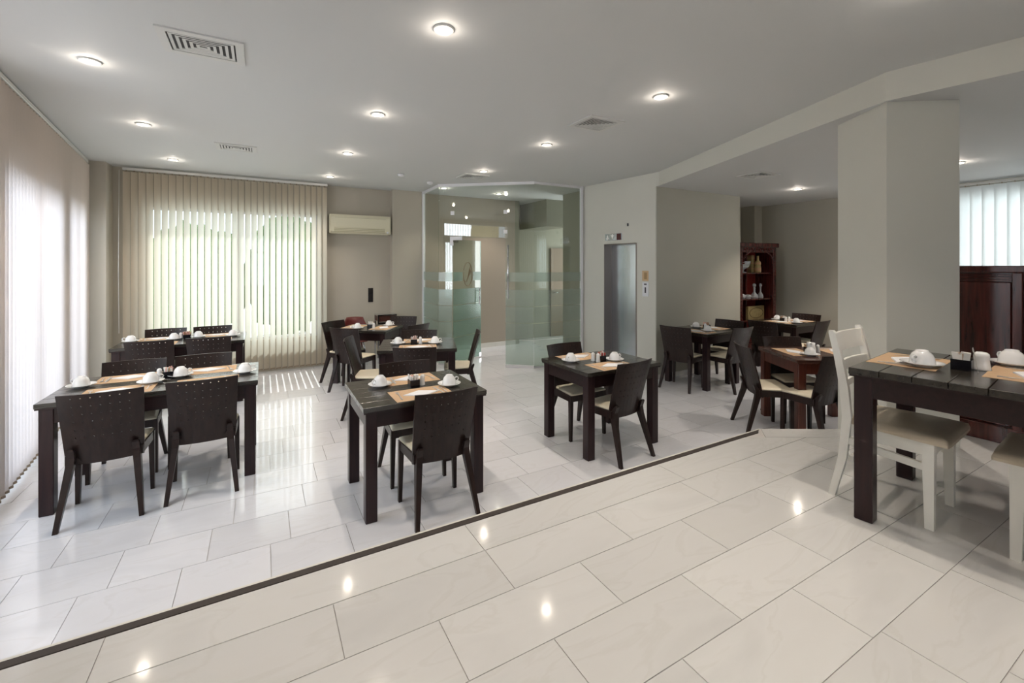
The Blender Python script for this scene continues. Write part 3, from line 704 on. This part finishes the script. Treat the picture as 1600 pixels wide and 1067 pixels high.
def quadring(x, y, z, wx, wy): return [(x-wx/2, y-wy/2, z), (x+wx/2, y-wy/2, z), (x+wx/2, y+wy/2, z), (x-wx/2, y+wy/2, z)]
ch = empty('dining_chair', (0, 0, 0), 0, '-', 'chair', 'dark wooden dining chairs')
part(back_mesh(), 'backrest', CHW, ch)
cushion(.215, .18, -.105, .215, .431, .452, SEAT, 'seat', ch)
f = MB(); f.box(-.178, .178, -.10, -.078, .37, .431); f.box(-.19, .19, .185, .207, .37, .431)
for s_ in (-1, 1): f.bar([[(s_*.176, -.10, .37), (s_*.196, -.10, .37), (s_*.196, -.10, .431), (s_*.176, -.10, .431)], [(s_*.19, .20, .37), (s_*.212, .20, .37), (s_*.212, .20, .431), (s_*.19, .20, .431)]])
part(f, 'seat_frame', CHLEG, ch)
for s_ in (-1, 1):
    part(MB().bar([quadring(s_*.205, .195, 0, .024, .028), quadring(s_*.198, .190, .40, .036, .036), quadring(s_*.198, .19, .431, .036, .036)]), 'leg', CHLEG, ch)
    part(MB().bar([quadring(s_*.208, -.215, 0, .026, .028), quadring(s_*.168, -.108, .36, .040, .050), quadring(s_*.163, -.102, .42, .040, .048), quadring(s_*.162, -.132, .47, .038, .024), quadring(s_*.162, -.136, .482, .026, .014)]), 'leg', CHLEG, ch)
CHAIRS = [
 ('T1', -.905, 3.985, -.02, 1, 'near side, left, of the %s'), ('T1', -.37, 4.045, -.02, 1, 'near side, right, of the %s'),
 ('T1', -.94, 4.69, 0, -1, 'far side, left, of the %s'), ('T1', -.45, 4.71, .02, -1, 'far side, right, of the %s'),
 ('T2', -1.04, 6.25, .06, 1, 'near side, left, of the %s'), ('T2', -.51, 6.24, .06, 1, 'near side, right, of the %s'),
 ('T2', -1.06, 6.935, .02, -1, 'far side, left, of the %s'), ('T2', -.56, 6.92, .02, -1, 'far side, right, of the %s'),
 ('T3', 1.05, 2.90, .0, 1, 'near side of the %s'), ('T3', 1.05, 3.50, .0, -1, 'far side of the %s'),
 ('T4', 1.40, 4.47, .42, .91, 'near side of the %s'), ('T4', 1.02, 5.12, .93, -.36, 'left end of the %s'),
 ('T4', 2.14, 5.03, -.93, .38, 'right end of the %s'), ('T4', 1.655, 5.235, -.38, -.92, 'far side of the %s'),
 ('T5', 1.02, 6.72, .62, -.78, 'left end of the %s'), ('T5', 1.06, 6.20, .71, .70, 'near side of the %s'),
 ('T5', 1.86, 6.82, -.55, -.83, 'far right of the %s'), ('T5', 1.80, 6.13, -.5, .86, 'right end of the %s'),
 ('T6', 2.735, 2.94, -.10, .995, 'near side of the %s'), ('T6', 2.735, 3.55, .0, -1, 'far side of the %s'),
 ('T7', 4.96, 4.10, .97, .24, 'left end of the %s'), ('T7', 5.48, 3.74, -.0, 1, 'near side of the %s'), ('T7', 5.85, 4.11, -1, -.1, 'right end of the %s'),
 ('T8', 4.44, 2.68, .80, -.60, 'left end of the %s'), ('T8', 5.05, 2.71, -.49, -.87, 'far side of the %s'), ('T8', 4.59, 2.24, .10, .99, 'near side of the %s'),
 ('T9', 6.52, 3.82, 1, 0, 'left end of the %s'), ('T9', 7.71, 3.99, -1, -.1, 'right end of the %s'), ('T9', 7.13, 3.58, -.05, 1, 'near side of the %s'),
]
for i, (t, x, y, dx, dy, lb) in enumerate(CHAIRS):
    lab = 'dark pierced-back chair, '+lb % TN[t]
    if i == 0: ch.location = (x, y, 0); ch.rotation_euler = (0, 0, ang(dx, dy)); ch['label'] = lab
    else: dup(ch, (x, y, 0), ang(dx, dy), lab)
# red shell chair behind the corner table
rc = empty('shell_chair', (1.28, 7.45, 0), ang(-.3, -1), 'dark red moulded shell chair behind the corner table', 'chair')
sh = MB(); n = 10; vs = []
for j in range(n+1):
    v = j/n
    for i in range(n+1):
        u = i/n*2-1
        if v < .5: yy = .22-.40*(v/.5); zz = .44+.02*u*u-.01*math.sin(PI*v)
        else: yy = -.18-.08*((v-.5)/.5); zz = .44+.36*((v-.5)/.5)
        w_ = .24-(.11*max(0, (v-.62)/.38)); vs.append((u*w_, yy+(.05*u*u if v > .5 else 0), zz+(.05*u*u*(min(1, v*2) if v < .6 else max(0, 1-(v-.6)*3)))))
sh.add(vs, [(j*(n+1)+i, j*(n+1)+i+1, (j+1)*(n+1)+i+1, (j+1)*(n+1)+i) for j in range(n) for i in range(n)], 0, True)
o = sh.build('seat_shell', REDF, rc); md = o.modifiers.new('thick', 'SOLIDIFY'); md.thickness = .012
for sx in (-1, 1):
    for sy in (-1, 1): MB().tube([(sx*.14, sy*.12, .43), (sx*.20, sy*.20, 0)], [.012, .009], 8).build('leg', CHROME, rc)
# small silver stand against the back wall
st = empty('side_stand', (1.86, 7.72, 0), 0, 'small silver metal stand with dark top shelf against the back wall', 'stand')
f = MB()
for sx in (-1, 1):
    for sy in (-1, 1): f.box(sx*.15-.01, sx*.15+.01, sy*.12-.01, sy*.12+.01, 0, .80)
f.box(-.16, .16, -.13, .13, .80, .82); f.box(-.14, .14, -.13, -.115, .66, .69); f.build('frame', CHROME, st)
MB().box(-.138, .138, -.108, .11, .70, .795).build('drawer', mat('dark_red_box', (.09, .025, .015), .4), st); MB().box(-.15, .15, -.12, .12, .30, .32).build('shelf', CHROME, st)

# ------------------------------------------------------------------ white chairs on the raised floor
wc = empty('ladder_back_chair', (0, 0, ZU), 0, '-', 'chair', 'white ladder-back chairs')
def rb(x0, x1, pts):   # side post: list of (y, z, depth)
    return MB().bar([[(x0, y-d/2, z), (x1, y-d/2, z), (x1, y+d/2, z), (x0, y+d/2, z)] for y, z, d in pts])
for s_ in (-1, 1):
    x = s_*.19
    part(rb(x-.013, x+.013, [(-.235, 0, .032), (-.185, .22, .038), (-.165, .44, .042), (-.178, .60, .040), (-.205, .76, .036), (-.232, .885, .032), (-.238, .900, .020)]), 'leg', WHITE, wc)
    part(MB().bar([quadring(s_*.185, .165, 0, .034, .034), quadring(s_*.180, .16, .41, .046, .046)]), 'leg', WHITE, wc)
    part(MB().bar([[(x-.009, -.17, .30), (x+.009, -.17, .30), (x+.009, -.17, .335), (x-.009, -.17, .335)], [(s_*.182-.009, .15, .27), (s_*.182+.009, .15, .27), (s_*.182+.009, .15, .305), (s_*.182-.009, .15, .305)]]), 'stretcher', WHITE, wc)
part(MB().box(-.17, .17, -.165, -.145, .20, .23), 'stretcher', WHITE, wc)
f = MB(); f.box(-.158, .158, .150, .175, .345, .41); f.box(-.17, .17, -.17, -.15, .36, .41)
for s_ in (-1, 1): f.box(s_*.18-.011, s_*.18+.011, -.15, .14, .345, .41)
part(f, 'seat_frame', WHITE, wc)
for (z0, z1, y0, y1) in ((.785, .882, -.210, -.230), (.685, .735, -.190, -.199), (.60, .63, -.176, -.182)):
    m_ = MB(); vs = []
    for (z, y) in ((z0, y0), (z1, y1)):
        for t in (0, .016):
            for i in range(7): u = i/6*2-1; vs.append((u*.178, y-.018*(1-u*u)-t+.008, z+(.012*(1-u*u) if z == z1 and z1 > .9 else 0)))
    fs = []
    for i in range(6): fs += [(i, i+1, 14+i+1, 14+i)[::-1], (7+i, 8+i, 22+i, 21+i), (14+i, 15+i, 22+i, 21+i)[::-1], (i, i+1, 8+i, 7+i)]
    m_.add(vs, fs, 0, False); part(m_, 'back_slat', WHITE, wc)
cushion(.222, .195, -.165, .238, .41, .447, WSEAT, 'seat', wc, .016)
wc.location = (2.95, 1.04, ZU); wc.rotation_euler = (0, 0, ang(.09, -1)); wc['label'] = 'white ladder-back chair with satin seat at the left end of the raised-floor table'
dup(wc, (3.01, .44, ZU), ang(-.09, 1), 'white ladder-back chair with satin seat cut off at the right edge of the photo')

# ------------------------------------------------------------------ tableware prototypes and settings
def saucer_mesh(): return MB().lathe([(0, .004), (.030, .004), (.034, 0), (.040, 0), (.042, .004), (.070, .012), (.086, .020), (.087, .0215), (.084, .0220), (.066, .015), (.042, .008), (0, .0075)], 32)
def cup_mesh():
    # upside-down cup: rim down, foot ring up
    return MB().lathe([(.048, 0), (.0505, .001), (.0515, .004), (.0500, .022), (.0465, .040), (.0400, .054), (.0310, .0635), (.0265, .0665), (.0262, .0715), (.0235, .0720), (.0230, .0670), (0, .0665)], 32)
cup = empty('coffee_cup', (0, 0, 0), 0, '-', 'cup', 'upturned white coffee cups')
part(cup_mesh(), 'bowl', PORC, cup)
part(MB().tube([(.046, 0, .040), (.060, 0, .049), (.073, 0, .045), (.078, 0, .034), (.072, 0, .022), (.060, 0, .016), (.049, 0, .017)], [.0055, .005, .0045, .0045, .0045, .0045, .005], 8), 'handle', PORC, cup)
first = {}
def place(key, proto, loc, rz, label, group):
    """first call moves the prototype itself"""
    if key not in first:
        first[key] = proto; proto.location = loc; proto.rotation_euler = (0, 0, rz); proto['label'] = label; proto['group'] = group
        return proto
    return dup(proto, loc, rz, label, group)
sauc = tag(saucer_mesh().build('saucer', PORC), '-', 'saucer')
pmat = tag(MB().box(-.205, .205, -.135, .135, 0, .0012).build('paper_placemat', MATP), '-', 'placemat')
nm = MB(); k_ = .098
for i, (s_, z) in enumerate(((1, .0), (.985, .0022), (.96, .0042))):
    nm.prism([(-k_*s_*1.35, 0), (0, -k_*s_*.72), (k_*s_*1.35, 0), (0, k_*s_*.72)], z, z+.0019)
napk = tag(nm.build('folded_napkin', NAPK), '-', 'napkin')
def strip(pts, t, mb):     # pts: (y, halfwidth, z)
    vs = []; 
    for y, w, z in pts: vs += [(-w, y, z), (w, y, z), (w, y, z+t), (-w, y, z+t)]
    n = len(pts); fs = [(0, 1, 2, 3)]
    for i in range(n-1):
        for q in range(4): q2 = (q+1)%4; fs.append((i*4+q, i*4+4+q, i*4+4+q2, i*4+q2))
    fs.append(tuple((n-1)*4+q for q in (3, 2, 1, 0))); mb.add(vs, fs); return mb
fk = strip([(-.09, .006, .001), (-.05, .005, .002), (.02, .0025, .006), (.04, .004, .004), (.05, .011, .003), (.062, .0115, .002)], .0016, MB())
for i in range(4): fk.box(-.0115+i*.0066, -.0085+i*.0066, .061, .098, .002, .0036)
fork = tag(fk.build('fork', STEEL), '-', 'fork')
kn = tag(strip([(-.10, .006, .0005), (-.04, .0065, .0015), (-.01, .005, .002), (.0, .008, .001), (.06, .009, .0005), (.095, .004, .0005)], .0022, MB()).build('table_knife', STEEL), '-', 'knife')
sp = strip([(-.07, .005, .001), (-.03, .004, .002), (.02, .002, .005), (.035, .004, .003)], .0016, MB())
sp.lathe([(0, .001), (.009, .002), (.014, .0045), (.0145, .0055), (.009, .003), (0, .002)], 14, (0, .048, 0))
spoon = tag(sp.build('teaspoon', STEEL), '-', 'spoon')
def setting(t, cx, cy, rz, who, cupxy=None, z=.75, cup_on=True, hand=0, skip=()):
    """place setting; rz turns local +Y to the table middle (away from the diner)"""
    R = Matrix.Rotation(rz, 3, 'Z'); at = lambda x, y, dz: tuple(Vector((cx, cy, z+dz))+R @ Vector((x, y, 0)))
    w = '%s, %s' % (who, TN[t])
    place('mat', pmat, at(0, 0, 0), rz, 'brown paper placemat at the %s' % w, 'brown paper placemats')
    place('nap', napk, at(0, -.01, .0014), rz+random.uniform(-.12, .12), 'white folded paper napkin at the %s' % w, 'folded napkins')
    place('fork', fork, at(-.155, -.005, .0014), rz+random.uniform(-.1, .25), 'steel fork at the %s' % w, 'forks at the settings')
    place('knife', kn, at(.135, .0, .0014), rz+random.uniform(-.05, .3), 'steel knife at the %s' % w, 'knives at the settings')
    place('spoon', spoon, at(.168, .01, .0014), rz+random.uniform(-.1, .2), 'steel teaspoon at the %s' % w, 'teaspoons at the settings')
    if cupxy:
        place('saucer', sauc, (cupxy[0], cupxy[1], z+.0001+(.0015 if t == 'T10' else 0)), 0, 'white saucer at the %s' % w, 'white saucers')
        place('cup', cup, (cupxy[0], cupxy[1], z+.0085+(.0015 if t == 'T10' else 0)), hand, 'upturned white cup at the %s' % w, 'upturned white coffee cups')
n, s = 0, PI
setting('T1', -.90, 4.195, 0, 'near left place', (-.745, 4.345), hand=.3); setting('T1', -.92, 4.625, PI, 'far left place', (-1.17, 4.455), hand=PI-.5)
setting('T1', -.37, 4.195, 0, 'near right place', (-.125, 4.375), hand=.0); setting('T1', -.40, 4.625, PI, 'far right place', (-.575, 4.475), hand=.4)
setting('T2', -1.07, 6.46, 0, 'near left place', (-.93, 6.72), hand=.3); setting('T2', -1.10, 6.90, PI, 'far left place', (-1.34, 6.74), hand=PI)
setting('T2', -.53, 6.46, 0, 'near right place', (-.32, 6.70), hand=.1); setting('T2', -.50, 6.90, PI, 'far right place', (-.69, 6.76), hand=PI)
setting('T3', .985, 3.055, 0, 'near place', (1.235, 3.15), hand=.1); setting('T3', 1.03, 3.475, PI, 'far place', (.775, 3.385), hand=PI+.5)
b4 = (math.cos(a4), math.sin(a4)); c4 = T['T4'][0]
def loc4(t, x, y): c, rz = T[t][0], T[t][1]; return (c[0]+x*math.cos(rz)-y*math.sin(rz), c[1]+x*math.sin(rz)+y*math.cos(rz))
setting('T4', *loc4('T4', -.0, -.215), a4, 'near place', (1.75, 4.91), hand=.0); setting('T4', *loc4('T4', .03, .215), a4+PI, 'far place', (1.365, 5.075), hand=PI+.4)
setting('T5', *loc4('T5', .225, .0), a5+PI/2, 'right place', (1.655, 6.66), hand=.2); setting('T5', *loc4('T5', -.235, .05), a5-PI/2, 'left place', (1.19, 6.58), hand=PI)
setting('T6', 2.765, 3.055, 0, 'near place', (2.925, 3.15+.04), hand=.0); setting('T6', 2.745, 3.49, PI, 'far place', (2.535, 3.36), hand=PI+.5)
setting('T7', *loc4('T7', -.235, -.09), a7-PI/2, 'left place', (5.32, 3.965), hand=.3); setting('T7', *loc4('T7', .245, .0), a7+PI/2, 'right place', (5.50, 4.29), hand=PI)
setting('T8', *loc4('T8', -.20, .05), a8-PI/2, 'left place', (4.80, 2.40), hand=.3); setting('T8', *loc4('T8', .25, .08), a8+PI/2, 'right place')
setting('T9', 7.24, 4.06, -PI/2, 'left place', (7.26, 3.83), hand=.3); setting('T9', 7.66, 4.02, PI/2, 'right place', (7.42, 4.22), hand=PI)
setting('T10', *loc4('T10', .015, .215), a10+PI, 'left place', (2.895, .925), z=ZU+.75, hand=PI-.2); setting('T10', *loc4('T10', .05, -.205), a10, 'right place', (3.30, .705), z=ZU+.75, hand=.9)
# sachet boxes, shakers
def sachets(name, r, cols, flowers=False):
    for k in range(14 if not flowers else 0):
        x = -.026+.0085*(k%7)+random.uniform(-.002, .002); y = -.014+.028*(k//7); h = random.uniform(.072, .092); lx = random.uniform(-.012, .012); ly = random.uniform(-.01, .01)
        m_ = MB().bar([[(x-.0035, y-.010, .008), (x+.0035, y-.010, .008), (x+.0035, y+.010, .008), (x-.0035, y+.010, .008)], [(x-.004+lx, y-.012+ly, h), (x+.004+lx, y-.012+ly, h), (x+.004+lx, y+.012+ly, h), (x-.004+lx, y+.012+ly, h)]])
        m_.build('sachet', cols[k % len(cols)], r)
def sbox(t, x, y, z=.75, cols=(SUGW, SUGW, SUGP, SUGW, SUGB), lab='sugar sachets', sc=1):
    r = empty('sachet_box', (x, y, z), T[t][1], 'black square box of %s on the %s' % (lab, TN[t]), 'box', 'sachet boxes on the tables'); r.scale = (sc, sc, sc)
    m_ = MB(); a, h = .036, .052
    m_.box(-a, a, -a, -a+.003, 0, h); m_.box(-a, a, a-.003, a, 0, h); m_.box(-a, -a+.003, -a+.003, a-.003, 0, h); m_.box(a-.003, a, -a+.003, a-.003, 0, h); m_.box(-a+.003, a-.003, -a+.003, a-.003, 0, .004)
    m_.build('holder', BOXM, r); sachets('s', r, cols)
for t, x, y, c_, lb in (('T1', -.655, 4.49, (SUGW, SUGP, SUGW, SUGB), 'pale sachets'), ('T2', -.80, 6.74, (SUGP, SUGB, SUGP), 'pinkish sachets'), ('T3', .995, 3.262, (SUGW, SUGP, SUGW, SUGW), 'white and pink sachets'),
                    ('T4', 1.535, 5.02, (SUGW, SUGP), 'white sachets'), ('T5', 1.375, 6.60, (SUGW, SUGW), 'cream sachets'), ('T6', 2.81, 3.255, (SUGW, SUGR, SUGB, SUGR, SUGW), 'red and white sachets'),
                    ('T7', 5.56, 4.16, (SUGB, SUGP), 'brown sachets'), ('T8', 4.98, 2.50, (SUGW, SUGB), 'mixed sachets'), ('T9', 7.38, 4.10, (SUGW, SUGB), 'small sachets')):
    sbox(t, x, y, .75, c_, lb)
sbox('T10', 2.975, .800, ZU+.75, (SUGW, SUGB, SUGW, SUGW), 'sachets with a spoon')
shk = empty('salt_shaker', (0, 0, 0), 0, '-', 'shaker', 'white ceramic shakers')
part(MB().lathe([(0, 0), (.021, 0), (.0215, .004), (.018, .03), (.0165, .055), (.0175, .064), (.014, .075), (.006, .080), (0, .081)], 20), 'body', PORC, shk)
part(MB().lathe([(0, .0815), (.0015, .0815), (.0015, .0810), (0, .0810)], 6), 'pour_hole', INK, shk)
for i, (t, x, y, lb) in enumerate((('T1', -.715, 4.49, 'beside the sachet box'), ('T2', -.865, 6.74, 'beside the sachet box'), ('T3', 1.062, 3.262, 'beside the sachet box'), ('T4', 1.60, 4.985, 'beside the sachet box'),
        ('T5', 1.40, 6.51, 'beside the sachet box'), ('T6', 2.752, 3.225, 'the nearer of two'), ('T6', 2.742, 3.285, 'the farther of two'), ('T7', 5.49, 4.13, 'beside the sachet box'), ('T9', 7.33, 4.03, 'nearer of two'), ('T9', 7.37, 4.00, 'farther of two'), ('T8', 5.05, 2.45, 'beside the jug'))):
    place('shk', shk, (x, y, .75), 0, 'white ceramic shaker, %s, on the %s' % (lb, TN[t]), 'white ceramic shakers')
o = empty('pepper_pot', (3.052, .752, ZU+.75), 0, 'large white domed ceramic pot beside the black sachet box on the raised-floor table', 'pot')
part(MB().lathe([(0, 0), (.034, 0), (.035, .004), (.031, .02), (.028, .05), (.029, .066), (.027, .078), (.018, .086), (0, .088)], 28), 'body', PORC, o)
part(MB().lathe([(0, .0885), (.002, .0885), (.002, .088), (0, .088)], 6), 'pour_hole', INK, o)
# spoon leaning in the raised table box
o = spoon.copy(); COL.objects.link(o); o.location = (2.956, .752, ZU+.75+.055); o.rotation_euler = (math.radians(80), 0, .2); o['label'] = 'teaspoon standing in the sachet box on the raised-floor table'; o['group'] = 'teaspoons at the settings'
# cream jug and glass on the reddish table
o = empty('milk_jug', (4.90, 2.44, .75), .4, 'white porcelain milk jug behind the cup on the reddish table', 'jug')
part(MB().lathe([(0, 0), (.030, 0), (.040, .02), (.042, .05), (.034, .09), (.034, .115), (.032, .115), (.031, .09), (.038, .05), (0, .01)], 24), 'body', PORC, o)
part(MB().tube([(.036, 0, .10), (.060, 0, .10), (.070, 0, .07), (.058, 0, .04), (.042, 0, .035)], .005, 8), 'handle', PORC, o)
part(MB().bar([[(-.030, -.012, .095), (-.030, .012, .095), (-.030, .012, .114), (-.030, -.012, .114)], [(-.052, -.003, .116), (-.052, .003, .116), (-.052, .003, .120), (-.052, -.003, .120)]]), 'spout', PORC, o)

# ------------------------------------------------------------------ air conditioner, switches, lift fittings
ac = empty('air_conditioner', (1.475, 8.04, 2.19), 0, 'cream wall-mounted air conditioner right of the back window', 'air conditioner')
prof = [(0, .0), (-.16, .0), (-.20, .03), (-.215, .10), (-.215, .27), (-.19, .318), (0, .322)]
m_ = MB(); vs = [(sx*.485, y, z) for sx in (-1, 1) for y, z in prof]; N_ = len(prof)
m_.add(vs, [tuple(range(N_))[::-1], tuple(range(N_, 2*N_))]+[(i, (i+1)%N_, N_+(i+1)%N_, N_+i) for i in range(N_)])
m_.build('body', AC, ac)
for sx in (-1, 1): MB().bbox(sx*.4935-.008, sx*.4935+.008, -.208, -.001, .004, .318, .006).build('end_cap', AC, ac)
MB().box(-.42, .42, -.2165, -.2150, .262, .268).build('panel_line', ACD, ac)
for k in range(3): MB().bbox(-.43, .40, -.205-.004*k, -.196-.004*k, .022+.026*k, .040+.026*k, .002).build('vane', ACD, ac)
MB().box(-.435, .405, -.2165, -.2152, .100, .103).build('panel_line', ACD, ac); MB().box(.43, .46, -.2165, -.2145, .02, .05).build('status_panel', PWHITE, ac)
sw = empty('wall_switch', (1.675, 8.04, 1.13), 0, 'vertical black three-gang wall switch below the air conditioner', 'switch')
MB().bbox(-.042, .042, -.008, 0, -.125, .125, .002).build('plate', SWITCH, sw)
for k in (-1, 0, 1): MB().bbox(-.034, .034, -.013, -.008, k*.08-.033, k*.08+.033, .002).build('rocker', SWITCH, sw)
dirE = (B_-A_).normalized(); aE = math.atan2(dirE.y, dirE.x)
def onwall(name, t, z, label, cat): p = ep(t, 0); return empty(name, (p[0], p[1], z), aE, label, cat)
ip = onwall('lift_indicator', .66, 2.105, 'steel lift indicator panel with up and down arrows and dark screen above the lift', 'indicator')
MB().bbox(-.17, .17, -.010, 0, -.055, .055, .003).build('plate', BRUSH, ip)
MB().box(.075, .165, -.0125, -.010, -.05, .05).build('screen', INDRED, ip)
ar = MB(); ar.add([(-.145, -.0115, -.03), (-.085, -.0115, -.03), (-.115, -.0115, .035)], [(0, 1, 2)]); ar.box(-.127, -.103, -.0125, -.010, -.042, -.028); ar.build('arrow', ARROWM, ip)
ar = MB(); ar.add([(-.045, -.0115, .03), (.015, -.0115, .03), (-.015, -.0115, -.035)], [(2, 1, 0)]); ar.box(-.027, -.003, -.0125, -.010, .028, .042); ar.build('arrow', ARROWM, ip)
o = onwall('wall_sensor', .95, 2.28, 'tiny dark sensor on the wall above the lift opening', 'sensor')
MB().bbox(-.012, .012, -.014, 0, -.022, .022, .003).build('body', INK, o)
o = onwall('wall_card', 1.27, 1.50, 'beige notice card on the wall right of the lift', 'card')
MB().box(-.055, .055, -.004, 0, -.075, .075).build('card', PCARD, o); MB().box(-.02, .03, -.0045, -.004, -.05, .05).build('print', mat('card_print', (.38, .25, .12), .6), o)
o = onwall('lift_call_panel', 1.275, 1.30, 'white lift call plate with dark button below the beige card', 'call plate')
MB().bbox(-.055, .055, -.008, 0, -.105, .105, .002).build('plate', PWHITE, o)
m_ = MB().box(-.022, .022, -.010, -.008, .065, .085); m_.build('display', INK, o); m_ = MB()
for k in range(3): m_.lathe([(0, 0), (.013, 0), (.013, .003), (0, .003)], 12)
MB().box(-.012, .012, -.010, -.008, -.055, .03).build('button_row', INK, o)

# ------------------------------------------------------------------ mahogany panel by the raised floor
mp_ = empty('wooden_panel', (4.56, 1.30, ZU), 0, 'tall dark mahogany panelled divider right of the column below the high window', 'divider')
MB().bbox(0, .05, -2.6, 0, 0, 1.25, .003).build('board', MAHOD, mp_)
for k in range(6):
    y1 = -.33-k*.36
    MB().bbox(-.022, .0, y1-.05, y1, .0, 1.205, .004).build('stile', MAHOG, mp_)
    MB().bbox(-.010, .0, y1+.004, y1+(.325 if k == 0 else .306), .125, 1.14, .006).build('raised_panel', MAHOG, mp_)
MB().bbox(-.030, .06, -2.62, .02, 1.205, 1.255, .008).build('cap_rail', MAHOG, mp_)
MB().bbox(-.024, -.0, -2.6, 0, .0, .12, .005).build('bottom_rail', MAHOG, mp_)
for k in range(3): MB().bbox(-.018+.003*k, .0, -.33, -.03, 1.145+.018*k, 1.157+.018*k, .002).build('moulding', MAHOG, mp_)

# ------------------------------------------------------------------ display cabinet
cb = empty('display_cabinet', (7.66, 4.88, 0), math.radians(-6), 'tall open mahogany display cabinet with carved frieze in the far recess', 'cabinet')
Wc, Dc, Hc = .92, .40, 2.03
MB().bbox(-Wc/2, -Wc/2+.03, -Dc/2, Dc/2, 0, Hc-.06, .002).build('side_panel', MAHOG, cb); MB().bbox(Wc/2-.03, Wc/2, -Dc/2, Dc/2, 0, Hc-.06, .002).build('side_panel', MAHOG, cb)
MB().box(-Wc/2+.03, Wc/2-.03, Dc/2-.02, Dc/2, 0, Hc-.06).build('back_panel', mat('cab_back', (.32, .04, .03), .35), cb)
MB().bbox(-Wc/2-.04, Wc/2+.04, -Dc/2-.05, Dc/2, Hc-.06, Hc+.02, .012).build('cornice', MAHOG, cb)
for x in (-Wc/2+.035, Wc/2-.035):
    m_ = MB().bbox(x-.04, x+.04, -Dc/2-.012, -Dc/2, 0, Hc-.06, .003)
    for k in range(26): m_.lathe([(0, .008), (.012, .006), (.016, 0), (.012, -.006), (0, -.008)], 8, (x, -Dc/2-.018, .35+k*.062))
    m_.build('carved_post', MAHOG, cb)
m_ = MB().box(-Wc/2+.07, Wc/2-.07, -Dc/2-.010, -Dc/2+.004, Hc-.15, Hc-.06)
for k in range(12): m_.lathe([(0, .016), (.018, .012), (.026, 0), (.018, -.012), (0, -.016)], 8, (-.33+k*.06, -Dc/2-.016, Hc-.10+.012*(k % 2)))
for sx in (-1, 1):
    for k in range(8):
        a = k/8*PI/2; m_.lathe([(0, .014), (.016, .010), (.022, 0), (.016, -.010), (0, -.014)], 8, (sx*(.37-.14*(1-math.cos(a))), -Dc/2-.012, Hc-.34+.18*math.sin(a)))
m_.build('carved_frieze', MAHOG, cb)
m_ = MB().box(-.09, -.075, -.04, Dc/2-.02, .30, Hc-.06) ; m_.build('centre_upright', MAHOG, cb)
for z in (.30, .68, 1.065, 1.525): MB().bbox(-Wc/2+.03, Wc/2-.03, -Dc/2+.02, Dc/2-.02, z-.022, z, .002).build('shelf', MAHOG, cb)
MB().bbox(-Wc/2+.03, Wc/2-.03, -Dc/2+.002, -Dc/2+.022, .04, .27, .004).build('door', MAHOG, cb)
def incab(x, y, z): R = Matrix.Rotation(cb.rotation_euler[2], 3, 'Z'); v = R @ Vector((x, y, 0)); return (cb.location.x+v.x, cb.location.y+v.y, z)
o = MB().lathe([(0, 0), (.06, 0), (.055, .012), (.018, .02), (.016, .05), (.05, .07), (.095, .10), (.12, .16), (.125, .20), (.118, .20), (.11, .16), (.085, .105), (.04, .08), (0, .078)], 20, smooth=False).build('crystal_bowl', CRYST, loc=incab(-.20, -.06, 1.525)); tag(o, 'footed cut-crystal bowl on the top shelf of the display cabinet', 'bowl')
g1 = empty('gift_box', incab(.08, 0, 1.525), .1, 'tall dull gold patterned box on the top cabinet shelf, behind the bottle', 'box'); MB().bbox(-.05, .05, -.04, .04, 0, .31, .003).build('carton', GOLD, g1)
for z in (.06, .16, .25): MB().box(-.052, .052, -.042, .042, z, z+.02).build('band', GOLDP, g1)
b1 = empty('gold_bottle', incab(.16, -.08, 1.525), 0, 'gold and peach bottle in front of the gold box on the top cabinet shelf', 'bottle')
MB().lathe([(0, 0), (.05, 0), (.052, .01), (.052, .10), (.045, .12), (.048, .14), (.048, .19), (.02, .22), (.018, .28), (.02, .30), (0, .30)], 16).build('body', GOLD, b1)
MB().lathe([(.0535, .02), (.0535, .085)], 16).build('label', GOLDP, b1); MB().lathe([(.0495, .145), (.0495, .18)], 16).build('label', GOLDP, b1)
o = MB().lathe([(0, 0), (.05, 0), (.07, .03), (.068, .06), (.04, .08), (.03, .085), (.012, .09), (.018, .11), (0, .12)], 12, smooth=False).build('crystal_box', CRYST, loc=incab(-.27, -.09, 1.065)); tag(o, 'small lidded crystal jar, leftmost on the middle cabinet shelf', 'jar')
o = MB().lathe([(0, 0), (.045, 0), (.055, .03), (.05, .055), (.03, .07), (0, .075)], 12, smooth=False).build('crystal_dish', CRYST, loc=incab(-.13, -.11, 1.065)); tag(o, 'low crystal dish between jar and decanter on the middle cabinet shelf', 'dish')
dprof = [(0, 0), (.06, 0), (.066, .02), (.055, .06), (.03, .09), (.018, .11), (.016, .16), (.022, .18), (.02, .185), (.012, .19), (.028, .21), (.03, .24), (.015, .26), (0, .262)]
o = MB().lathe(dprof, 14, smooth=False).build('crystal_decanter', CRYST, loc=incab(.08, -.07, 1.065)); tag(o, 'stout crystal decanter with stopper at the middle of the cabinet shelf', 'decanter')
o = MB().lathe([(r*.75, z) for r, z in dprof], 14, smooth=False).build('crystal_decanter', CRYST, loc=incab(.28, -.04, 1.065)); tag(o, 'slim crystal decanter, rightmost on the middle cabinet shelf', 'decanter')
g2 = empty('platter_box', incab(.12, -.08, .68), 0, 'flat pale gold box with an oval platter outline standing on the lower cabinet shelf', 'box')
MB().bbox(-.24, .24, 0, .05, 0, .24, .003).build('carton', GOLD, g2)
ov = MB().tube([(.20*math.cos(2*PI*k/32), -.003, .12+.09*math.sin(2*PI*k/32)) for k in range(33)], .005, 6); ov.build('oval_outline', mat('oval_brown', (.14, .10, .04), .5), g2)
